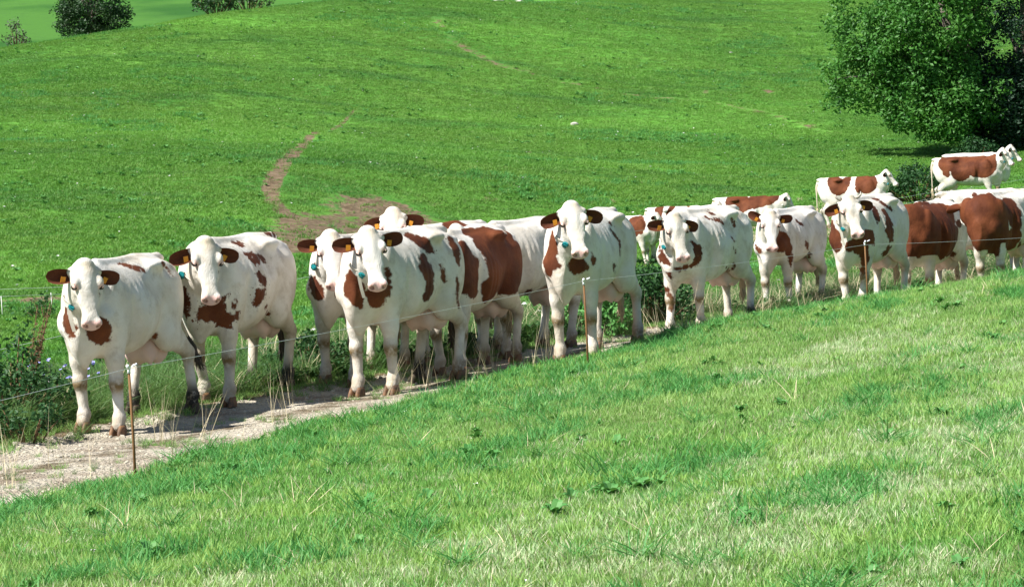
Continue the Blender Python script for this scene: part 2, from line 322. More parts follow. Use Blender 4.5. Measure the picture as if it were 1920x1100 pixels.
class Field:
    """signed distance field on a regular grid, built up shape by shape"""
    def __init__(s, lo, hi, vs):
        s.lo = np.array(lo, np.float32); s.vs = vs
        s.n = np.ceil((np.array(hi) - s.lo) / vs).astype(int) + 1
        s.ax = [s.lo[i] + vs * np.arange(s.n[i], dtype=np.float32) for i in range(3)]
        s.d = np.full(s.n, 1.0, np.float32)
    def box(s, lo, hi, pad):
        a = np.maximum(np.floor((np.array(lo) - pad - s.lo) / s.vs).astype(int), 0)
        b = np.minimum(np.ceil((np.array(hi) + pad - s.lo) / s.vs).astype(int) + 1, s.n)
        sl = tuple(slice(a[i], max(b[i], a[i] + 1)) for i in range(3))
        X = s.ax[0][sl[0]][:, None, None]; Y = s.ax[1][sl[1]][None, :, None]; Z = s.ax[2][sl[2]][None, None, :]
        return sl, X, Y, Z
    def put(s, sl, d, k):
        s.d[sl] = smin(s.d[sl], d.astype(np.float32), k)
    def cut(s, sl, d, k):
        s.d[sl] = -smin(-s.d[sl], d.astype(np.float32), k)
    def cone(s, a, b, ra, rb, k=0.03):
        a = np.array(a, float); b = np.array(b, float); r = max(ra, rb)
        sl, X, Y, Z = s.box(np.minimum(a, b) - r, np.maximum(a, b) + r, k + 2 * s.vs)
        ba = b - a; L2 = ba @ ba
        t = np.clip(((X - a[0]) * ba[0] + (Y - a[1]) * ba[1] + (Z - a[2]) * ba[2]) / L2, 0, 1)
        d = np.sqrt((X - a[0] - t * ba[0])**2 + (Y - a[1] - t * ba[1])**2 + (Z - a[2] - t * ba[2])**2) - (ra + t * (rb - ra))
        s.put(sl, d, k)
    def flatcone(s, a, b, L, rv0, rl0, rv1, rl1, k=0.04):
        """round cone with an elliptical section: rl along L, rv across it"""
        a = np.array(a, float); b = np.array(b, float); r = max(rv0, rv1, rl0, rl1)
        sl, X, Y, Z = s.box(np.minimum(a, b) - r, np.maximum(a, b) + r, k + 2 * s.vs)
        ba = b - a; L2 = ba @ ba
        qx, qy, qz = X - a[0], Y - a[1], Z - a[2]
        t = np.clip((qx * ba[0] + qy * ba[1] + qz * ba[2]) / L2, 0, 1)
        rx, ry, rz = qx - t * ba[0], qy - t * ba[1], qz - t * ba[2]
        lat = rx * L[0] + ry * L[1] + rz * L[2]
        rv = rv0 + t * (rv1 - rv0); rl = rl0 + t * (rl1 - rl0); q = rv / rl
        full = rx * rx + ry * ry + rz * rz
        rad = np.sqrt(np.maximum(full - lat * lat, 0) + (lat * q)**2)
        d = (rad - rv) * np.where(q > 1, 1 / np.sqrt(q), 1)
        s.put(sl, d, k)
    def ell(s, c, r, k=0.04, M=None, cut=False):
        c = np.array(c, float); r = np.array(r, float); R = r.max()
        sl, X, Y, Z = s.box(c - R, c + R, k + 2 * s.vs)
        x, y, z = X - c[0], Y - c[1], Z - c[2]
        if M is not None:
            x, y, z = [M[i][0] * x + M[i][1] * y + M[i][2] * z for i in range(3)]
        k0 = np.sqrt((x / r[0])**2 + (y / r[1])**2 + (z / r[2])**2)
        k1 = np.sqrt((x / r[0]**2)**2 + (y / r[1]**2)**2 + (z / r[2]**2)**2) + 1e-6
        d = k0 * (k0 - 1.0) / k1
        (s.cut if cut else s.put)(sl, d, k)
    def loft(s, O, A, L, U, tab, k=0.05):
        """sections (s, up, down, half width, level of the widest point, upper and lower exponent) along axis A from O"""
        tab = np.array(tab, float)
        ss = np.linspace(tab[0, 0], tab[-1, 0], 160)
        T = np.array([np.interp(ss, tab[:, 0], tab[:, i]) for i in range(1, 7)])
        ker = np.array([1, 2, 3, 4, 3, 2, 1.]); ker /= ker.sum()
        T = np.array([np.convolve(np.pad(t, 3, mode='edge'), ker, 'valid') for t in T])
        O = np.array(O, float); m = []
        for q in (0, 79, 159):
            for uu in (T[0].max(), T[1].min()):
                for w in (-1, 1):
                    m.append(O + A * ss[q] + U * uu + L * w * T[2].max())
        m = np.array(m)
        sl, X, Y, Z = s.box(m.min(0), m.max(0), k + 2 * s.vs)
        x, y, z = X - O[0], Y - O[1], Z - O[2]
        a = A[0] * x + A[1] * y + A[2] * z; l = np.abs(L[0] * x + L[1] * y + L[2] * z); u = U[0] * x + U[1] * y + U[2] * z
        a, l, u = np.broadcast_arrays(a, l, u)
        up, dn, w, zw, nu, nl = [np.interp(a, ss, t).astype(np.float32) for t in T]
        top = u > zw
        h = np.where(top, up - zw, zw - dn); n = np.where(top, nu, nl)
        r = ((l / w)**n + (np.abs(u - zw) / np.maximum(h, 1e-3))**n)**(1 / n)
        d = (r - 1) * np.minimum(w, h) * 0.9
        out = np.maximum(ss[0] - a, a - ss[-1])
        d = np.where(out > 0, np.maximum(d, 0) + out, d)
        s.put(sl, d, k)
    def mesh(s):
        """surface nets: one vertex per crossed cell, quads across crossed edges"""
        D = s.d; I = D < 0
        n = I[:-1, :-1, :-1].astype(np.int8).copy(); n[:] = 0
        for i in (0, 1):
            for j in (0, 1):
                for l in (0, 1):
                    n += I[i:I.shape[0]-1+i, j:I.shape[1]-1+j, l:I.shape[2]-1+l]
        act = (n > 0) & (n < 8)
        idx = np.argwhere(act); N = len(idx)
        vid = np.full(act.shape, -1, np.int32); vid[act] = np.arange(N)
        P = np.zeros((N, 3)); C = np.zeros(N)
        off = [(i, j, l) for i in (0, 1) for j in (0, 1) for l in (0, 1)]
        val = {o: D[idx[:, 0] + o[0], idx[:, 1] + o[1], idx[:, 2] + o[2]] for o in off}
        for o in off:
            for ax in range(3):
                if o[ax] == 0:
                    p = list(o); p[ax] = 1; p = tuple(p)
                    a, b = val[o], val[p]; m = (a < 0) != (b < 0)
                    t = np.where(m, a / np.where(m, a - b, 1), 0)
                    q = np.array(o, float)[None, :].repeat(N, 0); q[:, ax] = t
                    P += q * m[:, None]; C += m
        P = (idx + P / C[:, None]) * s.vs + s.lo
        F = []
        for ax in range(3):
            sh = [slice(1, -1)] * 3; sh[ax] = slice(0, -1)
            sh2 = list(sh); sh2[ax] = slice(1, None)
            A = I[tuple(sh)]; B = I[tuple(sh2)]
            e = np.argwhere(A != B); o = [1, 1, 1]; o[ax] = 0; e = e + np.array(o)
            flip = I[e[:, 0], e[:, 1], e[:, 2]]
            b, c = [(1, 2), (2, 0), (0, 1)][ax]
            q = []
            for db, dc in ((-1, -1), (0, -1), (0, 0), (-1, 0)):
                g = e.copy(); g[:, b] += db; g[:, c] += dc
                q.append(vid[g[:, 0], g[:, 1], g[:, 2]])
            q = np.stack(q, 1); q[~flip] = q[~flip][:, ::-1]
            F.append(q)
        return P, np.concatenate(F)

HS, HL = 1.1, .95          # head size across and along
def nrm(v):
    v = np.array(v, float); return v / np.linalg.norm(v)

BODY = [(-1.00, 1.22, 1.04, .06, 1.13, 2, 2), (-.95, 1.33, .92, .155, 1.13, 2.1, 2), (-.87, 1.40, .82, .22, 1.10, 2.0, 2),
        (-.72, 1.435, .76, .255, 1.10, 1.9, 2), (-.52, 1.45, .72, .27, 1.12, 1.9, 2), (-.37, 1.46, .68, .275, 1.12, 1.9, 2),
        (-.20, 1.435, .645, .295, 1.04, 1.75, 2.1), (0, 1.41, .615, .33, .97, 1.75, 2.2), (.20, 1.405, .60, .33, .95, 1.75, 2.2),
        (.38, 1.42, .60, .285, .97, 1.65, 2.1), (.52, 1.44, .61, .24, .97, 1.6, 2), (.66, 1.40, .63, .22, .97, 1.7, 2),
        (.78, 1.30, .65, .185, .95, 2, 2), (.88, 1.17, .71, .135, .92, 2, 2), (.96, 1.04, .82, .06, .93, 2, 2)]
HEAD = [(-.07, .005, -.06, .045, -.03, 2, 2), (-.03, .048, -.10, .085, -.02, 2.2, 2), (.03, .062, -.125, .106, -.01, 2.3, 2),
        (.10, .058, -.15, .112, 0, 2.4, 1.8), (.17, .050, -.155, .110, .005, 2.4, 1.7), (.24, .040, -.14, .094, 0, 2.4, 1.7),
        (.32, .024, -.112, .070, -.01, 2.3, 1.8), (.40, .012, -.096, .065, -.02, 2.2, 2), (.46, .010, -.098, .079, -.035, 2.3, 2.2),
        (.505, -.002, -.092, .083, -.04, 2.4, 2.4), (.54, -.022, -.075, .066, -.045, 2.2, 2.2), (.56, -.04, -.056, .02, -.048, 2, 2)]

def cow_pose(P):
    """head frame and neck curve of a pose, in the cow's own axes (x forward, y left, z up)"""
    yaw, pit = math.radians(P['yaw']), math.radians(P['pitch'])
    N0 = np.array([.62, 0, 1.10])
    b = math.radians(P.get('bend', P['yaw'] * .75))
    J = np.array([.62 + P['reach'] * math.cos(b), P['reach'] * math.sin(b), P['poll']])
    d = np.array([math.cos(yaw) * math.cos(pit), math.sin(yaw) * math.cos(pit), -math.sin(pit)])
    lat = np.array([-math.sin(yaw), math.cos(yaw), 0])
    roll = math.radians(P.get('tilt', 0))
    up = np.cross(d, lat)
    lat, up = lat * math.cos(roll) + up * math.sin(roll), up * math.cos(roll) - lat * math.sin(roll)
    end = J + d * .05 - up * .05
    te = nrm(up * 1.0 - d * .7)
    c = [N0, N0 + np.array([.20, 0, .14]), end - te * .20, end]
    t = np.linspace(0, 1, 11)[:, None]
    curve = (1-t)**3 * c[0] + 3*(1-t)**2*t * c[1] + 3*(1-t)*t*t * c[2] + t**3 * c[3]
    return J, d, lat, up, curve

def legs_of(P):
    out = []
    for i, (dx, dy, dz) in enumerate(P['legs']):
        sg = 1 if i % 2 == 0 else -1
        if i < 2:
            out.append(dict(kind='f', sg=sg, top=np.array([.53, sg*.165, .86]), knee=np.array([.555 + dx*.5, sg*.165 + dy*.5, .42 + dz*.5]),
                            fet=np.array([.55 + dx, sg*.16 + dy, .145 + dz]), toe=np.array([.585 + dx, sg*.16 + dy, .07 + dz]), foot=np.array([.60 + dx, sg*.16 + dy, dz])))
        else:
            out.append(dict(kind='h', sg=sg, top=np.array([-.56, sg*.19, .92]), stifle=np.array([-.50 + dx*.15, sg*.20 + dy*.1, .76]),
                            knee=np.array([-.86 + dx*.65, sg*.175 + dy*.6, .52 + dz*.6]), fet=np.array([-.80 + dx, sg*.165 + dy, .155 + dz]),
                            toe=np.array([-.765 + dx, sg*.165 + dy, .07 + dz]), foot=np.array([-.75 + dx, sg*.165 + dy, dz])))
    return out

def cow_body(P, vs):
    J, d, lat, up, cv = cow_pose(P)
    hx = [J + d*.6 + lat*.15, J + d*.6 - lat*.15, J + up*.15, J - up*.2 + lat*.15, J - up*.2 - lat*.15]
    lo = np.min(np.array(hx + [[-1.08, -.47, -.06]]), 0); hi = np.max(np.array(hx + [[1.05, .47, 1.52]]), 0)
    lo[2] = min(0.0, min(l[2] for l in P['legs'])) - .0
    F = Field(lo - .04, hi + .04, vs)
    X, Y, Z = np.eye(3)
    gi = P.get('girth', 1.0)
    F.loft((0, 0, 0), X, Y, Z, [(a, b, c - (gi - 1)*.5, w*gi, z, n, m) for a, b, c, w, z, n, m in BODY], .02)
    rx, ry, rz = F.ax[0][:, None, None], F.ax[1][None, :, None], F.ax[2][None, None, :]
    m = np.exp(-((rx - .12)/.24)**4)*np.exp(-((rz - 1.0)/.24)**4)*np.clip((np.abs(ry) - .12)/.1, 0, 1)
    F.d += (m*.0028*np.sin((rx + .22*(rz - 1.0))*2*math.pi/.088)).astype(np.float32)     # ribs
    for sg in (1, -1):
        F.ell((-.38, sg*.225, 1.36), (.13, .065, .045), .09)          # hook bone
        F.ell((-.93, sg*.115, 1.30), (.06, .045, .05), .06)            # pin bone
        F.ell((-.74, sg*.165, 1.04), (.19, .105, .32), .08)             # thigh
        F.ell((.54, sg*.185, 1.03), (.15, .085, .31), .07)             # shoulder blade
        F.ell((.74, sg*.16, .93), (.10, .075, .11), .07)               # shoulder point
        F.ell((-.20, sg*.33, 1.25), (.14, .055, .13), .11, cut=True)   # flank hollow
        F.ell((-.67, sg*.275, 1.355), (.17, .05, .055), .11, cut=True)  # dip between hook and pin
        F.ell((.31, sg*.30, .84), (.045, .055, .22), .09, cut=True)      # behind the elbow
    F.ell((.80, 0, .75), (.15, .08, .16), .08)                        # brisket
    F.ell((-.94, 0, 1.405), (.10, .035, .04), .05)                     # tail head
    F.cone((-.9, 0, 1.425), (.45, 0, 1.415), .022, .022, .07)          # spine
    # neck and dewlap
    n = len(cv) - 1
    for i in range(n):
        T = nrm(cv[i+1] - cv[i]); L = nrm(np.cross(Z, T)) if abs(T[2]) < .97 else lat
        g = lambda t: (.285 + (.135 - .285) * min(1, t*1.15), .165 + (.088 - .165) * min(1, t*1.2))
        a, b = g(i / n), g((i + 1) / n)
        F.flatcone(cv[i], cv[i+1], L, a[0], a[1], b[0], b[1], .05)
    for i in range(1, n):
        T = nrm(cv[i+1] - cv[i-1]); L = nrm(np.cross(Z, T)) if abs(T[2]) < .97 else lat; V = np.cross(T, L)
        rv = (.285 + (.135 - .285) * min(1, i/n*1.15))
        T2 = nrm(cv[min(i+2, n)] - cv[i]); V2 = np.cross(T2, L); i2 = min(i + 1, n)
        rv2 = (.285 + (.135 - .285) * min(1, i2/n*1.15))
        F.flatcone(cv[i] - V * rv * .88, cv[i2] - V2 * rv2 * .88, L, .05, .022, .04, .022, .05)
    F.flatcone((.80, 0, .60), cv[1] - np.array([-.04, 0, .24]), Y, .06, .026, .06, .024, .06)
    # legs
    for l in legs_of(P):
        if l['kind'] == 'f':
            k, f, t = l['knee'], l['fet'], l['toe']
            m = l['top'] * .42 + k * .58
            F.flatcone(l['top'], m, Y, .135, .095, .092, .074, .07)
            F.flatcone(m, k + [-.005, 0, .05], Y, .092, .074, .062, .058, .03)
            F.ell(k + [.010, 0, 0], (.062, .063, .075), .03)
            F.cone(k - [.006, 0, .05], f + [0, 0, .06], .051, .043, .03)
        else:
            k, f, t = l['knee'], l['fet'], l['toe']
            st = l['stifle']
            F.flatcone(l['top'], st, Y, .22, .11, .16, .095, .08)
            m = st * .45 + k * .55 + np.array([.0, 0, .03])
            F.flatcone(st, m, Y, .155, .098, .10, .068, .06)
            F.flatcone(m, k + [.01, 0, .02], Y, .096, .066, .066, .052, .03)
            F.ell(k + [0, 0, .0], (.066, .053, .08), .03)
            F.cone(k + [-.045, 0, .03], st*.62 + k*.38 + np.array([-.07, 0, 0]), .026, .03, .06)   # heel tendon
            F.flatcone(k - [-.008, 0, .05], f + [0, 0, .06], Y, .055, .044, .049, .042, .03)
        F.ell(f, (.060, .059, .056), .03)
        F.cone(f, t + [.0, 0, .01], .053, .056, .02)
        for q in (1, -1):
            F.cone(f + [-.045, q*.022, -.02], f + [-.055, q*.022, -.035], .016, .012, .012)   # dew claws
    # head
    F.loft(J, d, lat, up, [(a*HL, b*HS, c*HS, w*HS, z*HS, n, m) for a, b, c, w, z, n, m in HEAD], .05)
    M = np.array([d, lat, up])
    H = lambda s, l, u: J + d*s*HL + (lat*l + up*u)*HS
    E = lambda c, r, k, M, **q: F.ell(c, [x*HS for x in r], k, M, **q)
    E(H(-.035, 0, .035), (.045, .065, .05), .04, M)                # poll
    for sg in (1, -1):
        E(H(.115, sg*.066, -.115), (.10, .036, .06), .04, M)       # jaw
        E(H(.140, sg*.094, .036), (.045, .030, .030), .02, M)
        E(H(.27, sg*.074, -.012), (.075, .014, .016), .02, M)       # cheek bone     # brow
        E(H(.205, sg*.088, .000), (.035, .022, .018), .02, M)      # below the eye
        E(H(.02, sg*.095, -.005), (.035, .04, .035), .03, M)       # ear root
        E(H(.505, sg*.05, -.012), (.032, .028, .022), .02, M)      # nostril wing
        E(H(.540, sg*.050, -.020), (.026, .014, .020), .008, M, cut=True)
        E(H(.36, sg*.088, -.045), (.10, .02, .03), .04, M, cut=True)
        E(H(.225, sg*.105, .0), (.05, .022, .02), .03, M, cut=True)
    E(H(.46, 0, -.098), (.055, .048, .03), .02, M)                 # chin
    E(H(.525, 0, -.082), (.030, .065, .006), .012, M, cut=True)        # mouth
    return F, (J, d, lat, up, cv)

def mesh_from(name, V, F, mat, smooth=True):
    me = bpy.data.meshes.new(name)
    V = np.asarray(V, np.float32); F = np.asarray(F, np.int32)
    me.vertices.add(len(V)); me.vertices.foreach_set('co', V.ravel())
    k = F.shape[1]
    me.loops.add(F.size); me.loops.foreach_set('vertex_index', F.ravel())
    me.polygons.add(len(F)); me.polygons.foreach_set('loop_start', np.arange(0, F.size, k, dtype=np.int32))
    me.polygons.foreach_set('use_smooth', np.full(len(F), smooth))
    me.update(calc_edges=True)
    for m in (mat if isinstance(mat, (list, tuple)) else [mat]):
        if m: me.materials.append(m)
    return me

def attr(me, name, vals):
    a = me.attributes.new(name, 'FLOAT', 'POINT'); a.data.foreach_set('value', np.asarray(vals, np.float32))

def ear_mesh(sg, J, d, lat, up, P):
    """cupped leaf shape with a thick rim, opening forward"""
    base = J + d*.045*HL + (lat*sg*.092 + up*-.012)*HS
    dr = P.get('droop', (12, 12))[0 if sg > 0 else 1]
    dr = math.radians(dr)
    g = np.array([0, 0, -1.0])
    ax = nrm(lat*sg*math.cos(dr) + nrm(g - lat*(g@lat))*math.sin(dr) - up*.10)
    op = nrm(up*.74 + d*.62); op = nrm(op - ax*(op@ax))
    wd = np.cross(op, ax)
    nu, nv = 15, 11; V = []; F = []
    for side in (0, 1):
        for i in range(nu):
            u = i/(nu-1)
            w = .078*math.sqrt(max(0, 1 - (1.62*u**.9 - .68)**2)) if u < .98 else .010
            for j in range(nv):
                v = -1 + 2*j/(nv-1)
                cup = (.85*(1-u)**1.2 + .22)*w*v*v*(1 if v > 0 else .8)
                th = .012*(1-abs(v)**3)*(1-.5*u)
                p = base + ax*(.218*u) + wd*w*v*(1-.30*(1-u)) + op*(cup - .035*(1-u) - .02*u*u) + (-op*th if side else op*th*.15)
                V.append(p)
    def q(s, i, j): return s*nu*nv + i*nv + j
    for i in range(nu-1):
        for j in range(nv-1):
            F.append((q(0,i,j), q(0,i+1,j), q(0,i+1,j+1), q(0,i,j+1)))
            F.append((q(1,i,j+1), q(1,i+1,j+1), q(1,i+1,j), q(1,i,j)))
    for i in range(nu-1):
        F.append((q(0,i,0), q(1,i,0), q(1,i+1,0), q(0,i+1,0)))
        F.append((q(0,i+1,nv-1), q(1,i+1,nv-1), q(1,i,nv-1), q(0,i,nv-1)))
    dn_ = wd if wd[2] < 0 else -wd
    tag = base + ax*.082 + op*.012 + dn_*.030
    return np.array(V), np.array(F), (tag, ax, wd, op), nu*nv

def tube(path, rad, n=8, flat=None):
    path = np.array(path, float); m = len(path); V = []; F = []
    for i in range(m):
        T = nrm(path[min(i+1, m-1)] - path[max(i-1, 0)])
        A = nrm(np.cross(T, [0.31, .95, .11])); B = np.cross(T, A)
        r = rad[i] if hasattr(rad, '__len__') else rad
        for j in range(n):
            a = 2*math.pi*j/n
            V.append(path[i] + (A*math.cos(a) + B*math.sin(a))*r)
    for i in range(m-1):
        for j in range(n):
            F.append((i*n+j, i*n+(j+1) % n, (i+1)*n+(j+1) % n, (i+1)*n+j))
    c = len(V); V.append(path[0]); V.append(path[-1])
    for j in range(n):
        F.append((c, (j+1) % n, j, c)); F.append((c+1, (m-1)*n+j, (m-1)*n+(j+1) % n, c+1))
    return V, F

def tri_ok(F):
    """drop the doubled corner of degenerate quads -> ready for from_pydata"""
    out = []
    for f in F:
        g = []
        for v in f:
            if v not in g: g.append(int(v))
        out.append(tuple(g))
    return out

def pymesh(name, V, F, mat, smooth=True):
    me = bpy.data.meshes.new(name)
    me.from_pydata([tuple(map(float, v)) for v in V], [], tri_ok(F))
    for m in (mat if isinstance(mat, (list, tuple)) else [mat]): me.materials.append(m)
    me.polygons.foreach_set('use_smooth', [smooth]*len(me.polygons)); me.update()
    return me

def box_vf(c, ax, ay, az, hx, hy, hz):
    V = [c + ax*hx*i + ay*hy*j + az*hz*k for i in (-1, 1) for j in (-1, 1) for k in (-1, 1)]
    return V, [(0,1,3,2), (4,6,7,5), (0,4,5,1), (2,3,7,6), (0,2,6,4), (1,5,7,3)]

def child(name, me, parent):
    o = bpy.data.objects.new(name, me); COL.objects.link(o); o.parent = parent
    return o

def fmap(me, V, P, fr):
    """coat fields: brown patches, pink skin, dirt; all in the cow's own axes"""
    J, d, lat, up, cv = fr
    N = len(V); br = np.full(N, -.3)
    ax = np.array(P.get('axis', (0, 1, 0)), float); ax = ax/np.linalg.norm(ax)
    for (x, y, z, r) in P.get('patches', []):
        q = V - np.array([x, y, z]); a = q @ ax
        dist = np.sqrt(np.maximum((q*q).sum(1) - a*a, 0) + (a*.42)**2)
        br = np.maximum(br, r - dist)
    for (x, y, z, r) in P.get('white', []):
        q = V - np.array([x, y, z]); a = q @ ax
        dist = np.sqrt(np.maximum((q*q).sum(1) - a*a, 0) + (a*.42)**2)
        br = np.minimum(br, dist - r)
    hs = (V - J) @ d/HL; hl = (V - J) @ lat/HS; hu = (V - J) @ up/HS
    inhead = (hs > -.03) & (hs < .62) & (np.abs(hl) < .2) & (hu > -.2) & (hu < .15)
    br = np.where(inhead, np.minimum(br, (.02 - hs) + .04*P.get('cheek', 0)), br)
    if P.get('brown_head'):
        nk = (V[:, 0] > .55)*1.0; br = np.where((V[:, 0] > .5) & (V[:, 2] > .72) & (hs < .22), np.maximum(br, .12), br)
    tuft = np.clip(1 - np.hypot(np.hypot(hs - .0, hl), hu - .05)/.13, 0, 1)*inhead
    attr(me, 'tuft', tuft)
    pink = np.where(inhead, np.clip((hs - .485 - np.maximum(0, -hu-.055)*1.6 - np.maximum(0, np.abs(hl)-.06)*.8)/.018, 0, 1), 0)
    for sg in (1, -1):
        e = np.sqrt((hs-.185)**2 + ((hl - sg*.11)*1.0)**2 + (hu-.020)**2)
        pink = np.maximum(pink, np.clip((.052 - e)/.02, 0, 1)*.95*inhead)
    n1 = np.array([J + d*.540*HL + (lat*s*.050 - up*.020)*HS for s in (1, -1)])
    dk = np.zeros(N)
    for q in n1: dk = np.maximum(dk, np.clip((.026 - np.linalg.norm(V - q, axis=1))/.010, 0, 1))
    gz = V[:, 2]
    dirt = np.zeros(N)
    for i, l in enumerate(legs_of(P)):
        near = (np.abs(V[:, 1] - l['knee'][1]) < .14) & (np.abs(V[:, 0] - l['knee'][0]) < .22) & (gz < .62)
        dk_ = np.exp(-((gz - l['knee'][2] + .03)/.06)**2)*(1.0 if i < 2 else .5)
        low = np.clip((.24 + l['foot'][2] - gz)/.12, 0, 1)*(.55 if i < 2 else .9)
        dirt = np.where(near, np.maximum(dirt, np.maximum(dk_, low)), dirt)
    black = np.zeros(N)
    for i in P.get('dark_legs', ()):
        l = legs_of(P)[i]
        near = (np.abs(V[:, 1] - l['knee'][1]) < .14) & (np.abs(V[:, 0] - l['foot'][0]) < .3)
        black = np.where(near, np.clip((.30 + l['foot'][2] - gz)/.12, 0, 1), black)
    attr(me, 'brown', br); attr(me, 'pink', pink); attr(me, 'nostril', dk); attr(me, 'dirt', dirt); attr(me, 'muck', black)
    belly = np.clip((.70 - gz)/.14, 0, 1)*np.clip((.42 - np.abs(V[:, 0] + .5))/.25, 0, 1)*np.clip((gz - .45)/.1, 0, 1)*np.clip((.24 - np.abs(V[:, 1]))/.1, 0, 1)
    attr(me, 'bare', belly)

def make_cow(P, vs=.0125):
    F, fr = cow_body(P, vs)
    V, Q = F.mesh()
    J, d, lat, up, cv = fr
    me = mesh_from('cow', V, Q, MAT['coat'])
    fmap(me, V, P, fr)
    cow = bpy.data.objects.new('cow', me); COL.objects.link(cow)
    cow.location = P['loc']; cow.rotation_euler = (0, 0, math.radians(P['head']))
    s = P.get('size', 1.0); cow.scale = (s, s, s)
    cow['label'] = P['label']; cow['category'] = 'cow'; cow['group'] = 'red and white dairy cows'
    cow['ragged'] = P.get('ragged', 1.0)
    rng = random.Random(P['seed'])
    far = vs > .02
    for sg in (1, -1):
        EV, EF, (tc, ax, wd, op), half = ear_mesh(sg, J, d, lat, up, P)
        em = mesh_from('ear', EV, EF, [MAT['ear_out' if far else 'ear_in'], MAT['ear_out']] if not P.get('white_ears') else [MAT['ear_in'], MAT['ear_white']])
        mi = np.array([0 if f.max() < half else 1 for f in EF], np.int32)
        em.polygons.foreach_set('material_index', mi)
        e = child('ear', em, cow)
        if not far:
            bv, bf = box_vf(tc, nrm(wd + ax*.2), nrm(ax - wd*.2), op, .026, .020, .003)
            child('ear_tag', pymesh('ear_tag', bv, bf, MAT['tag'], False), e)
            ctr = J + d*.180*HL + (lat*sg*.104 + up*.020)*HS
            bm = bmesh.new(); bmesh.ops.create_uvsphere(bm, u_segments=12, v_segments=8, radius=.027)
            em2 = bpy.data.meshes.new('eye'); bm.to_mesh(em2); bm.free(); em2.materials.append(MAT['eye'])
            em2.polygons.foreach_set('use_smooth', [True]*len(em2.polygons))
            o = child('eye', em2, cow); o.location = ctr
            V2 = []; F2 = []                                          # heavy upper lid with pale lashes
            for i in range(7):
                a = math.pi*(i/6)
                for j in range(4):
                    b = math.radians(40 + 17*j)
                    r = .0305
                    n = d*(-math.cos(a)*.0) + (d*math.cos(a)*1.0)*math.cos(b) + up*math.sin(b)*1 + lat*sg*math.sin(a)*math.cos(b)
                    V2.append(ctr + nrm(n)*r)
            for i in range(6):
                for j in range(3):
                    F2.append((i*4+j, i*4+j+1, (i+1)*4+j+1, (i+1)*4+j))
            child('eyelid', pymesh('eyelid', V2, F2, MAT['lid']), o).location = -ctr
        if P.get('horns'):
            h0 = J + (lat*sg*.08 + up*.035 - d*.02)*HS
            pts = [h0, h0 + lat*sg*.04 + up*.01, h0 + lat*sg*.07 + up*.03 - d*.02, h0 + lat*sg*.075 + up*.05 - d*.05]
            child('horn', pymesh('horn', *tube(pts, [.022, .018, .012, .004]), MAT['horn']), cow)
    for i, l in enumerate(legs_of(P)):
        V2 = []; F2 = []
        for q in (1, -1):
            c0 = l['foot'] + np.array([-.005, q*.036, 0]); b = len(V2)
            rings = [(.0, .072, .036, 0), (.03, .070, .035, -.004), (.062, .061, .032, -.012), (.085, .05, .027, -.018)]
            for (h, a_, w_, sx) in rings:
                for j in range(10):
                    an = 2*math.pi*j/10
                    toe = 1.25 if math.cos(an) > 0 else .95
                    V2.append(c0 + np.array([sx + a_*math.cos(an)*toe*(1 if h < .05 else .9), w_*math.sin(an)*(1 - .25*max(0, math.cos(an))), h]))
            for r_ in range(3):
                for j in range(10):
                    F2.append((b+r_*10+j, b+r_*10+(j+1) % 10, b+(r_+1)*10+(j+1) % 10, b+(r_+1)*10+j))
            F2.append(tuple(b+30+j for j in range(10)))
        dark = i in P.get('dark_legs', ())
        child('hoof', pymesh('hoof', V2, F2, MAT['hoof_dark' if dark else 'hoof']), cow)
    # udder with teats
    if P.get('udder', 1):
        s_ = P.get('udder', 1)*.66
        U = Field((-.82, -.24, .30), (-.22, .24, .80), .02 if not far else .03)
        U.ell((-.50, 0, .67), (.17, .13, .15*s_), .02)
        U.ell((-.60, .075, .62), (.13, .10, .18*s_), .06); U.ell((-.60, -.075, .62), (.13, .10, .18*s_), .06)
        U.ell((-.42, .07, .60), (.10, .08, .13*s_), .06); U.ell((-.42, -.07, .60), (.10, .08, .13*s_), .06)
        zt = .66 - .17*s_
        for tx in (-.40, -.58):
            for ty in (.085, -.085): U.cone((tx, ty, zt + .06), (tx - .005, ty*1.1, zt - .045), .026, .014, .03)
        uv, uq = U.mesh(); child('udder', mesh_from('udder', uv, uq, MAT['udder']), cow)
    # tail
    sw = P.get('tail', (0, 0))
    p0 = np.array([-.985, 0, 1.385]); pts = []
    for i in range(13):
        t = i/12
        pts.append(p0 + np.array([-.055*math.sin(min(1, t*3)*math.pi/2) + sw[0]*t**2.2, sw[1]*t**1.6, -.78*t + .06*math.sin(t*math.pi) - .04 + (abs(sw[0]) + abs(sw[1]))*.45*t**2.2]))
    tl = child('tail', pymesh('tail', *tube(pts, [.042 - .026*min(1, i/8) for i in range(13)], 8), MAT['tail_hair']), cow)
    e0 = pts[-1]; dv = nrm(pts[-1] - pts[-3]); VV = []; FF = []
    for i in range(26):
        q = [e0 - dv*.06]
        for j in range(1, 4):
            t = j/3
            q.append(e0 + dv*.26*t*rng.uniform(.7, 1.1) + np.array([rng.gauss(0, .022), rng.gauss(0, .022), -.03*t])*(.6 + t*.5))
        a, b = tube(q, [.012, .013, .009, .003], 4); o_ = len(VV)
        VV += a; FF += [tuple(x + o_ for x in f) for f in b]
    child('switch', pymesh('switch', VV, FF, MAT['switch_dark' if P.get('dark_tail') else 'switch']), tl)
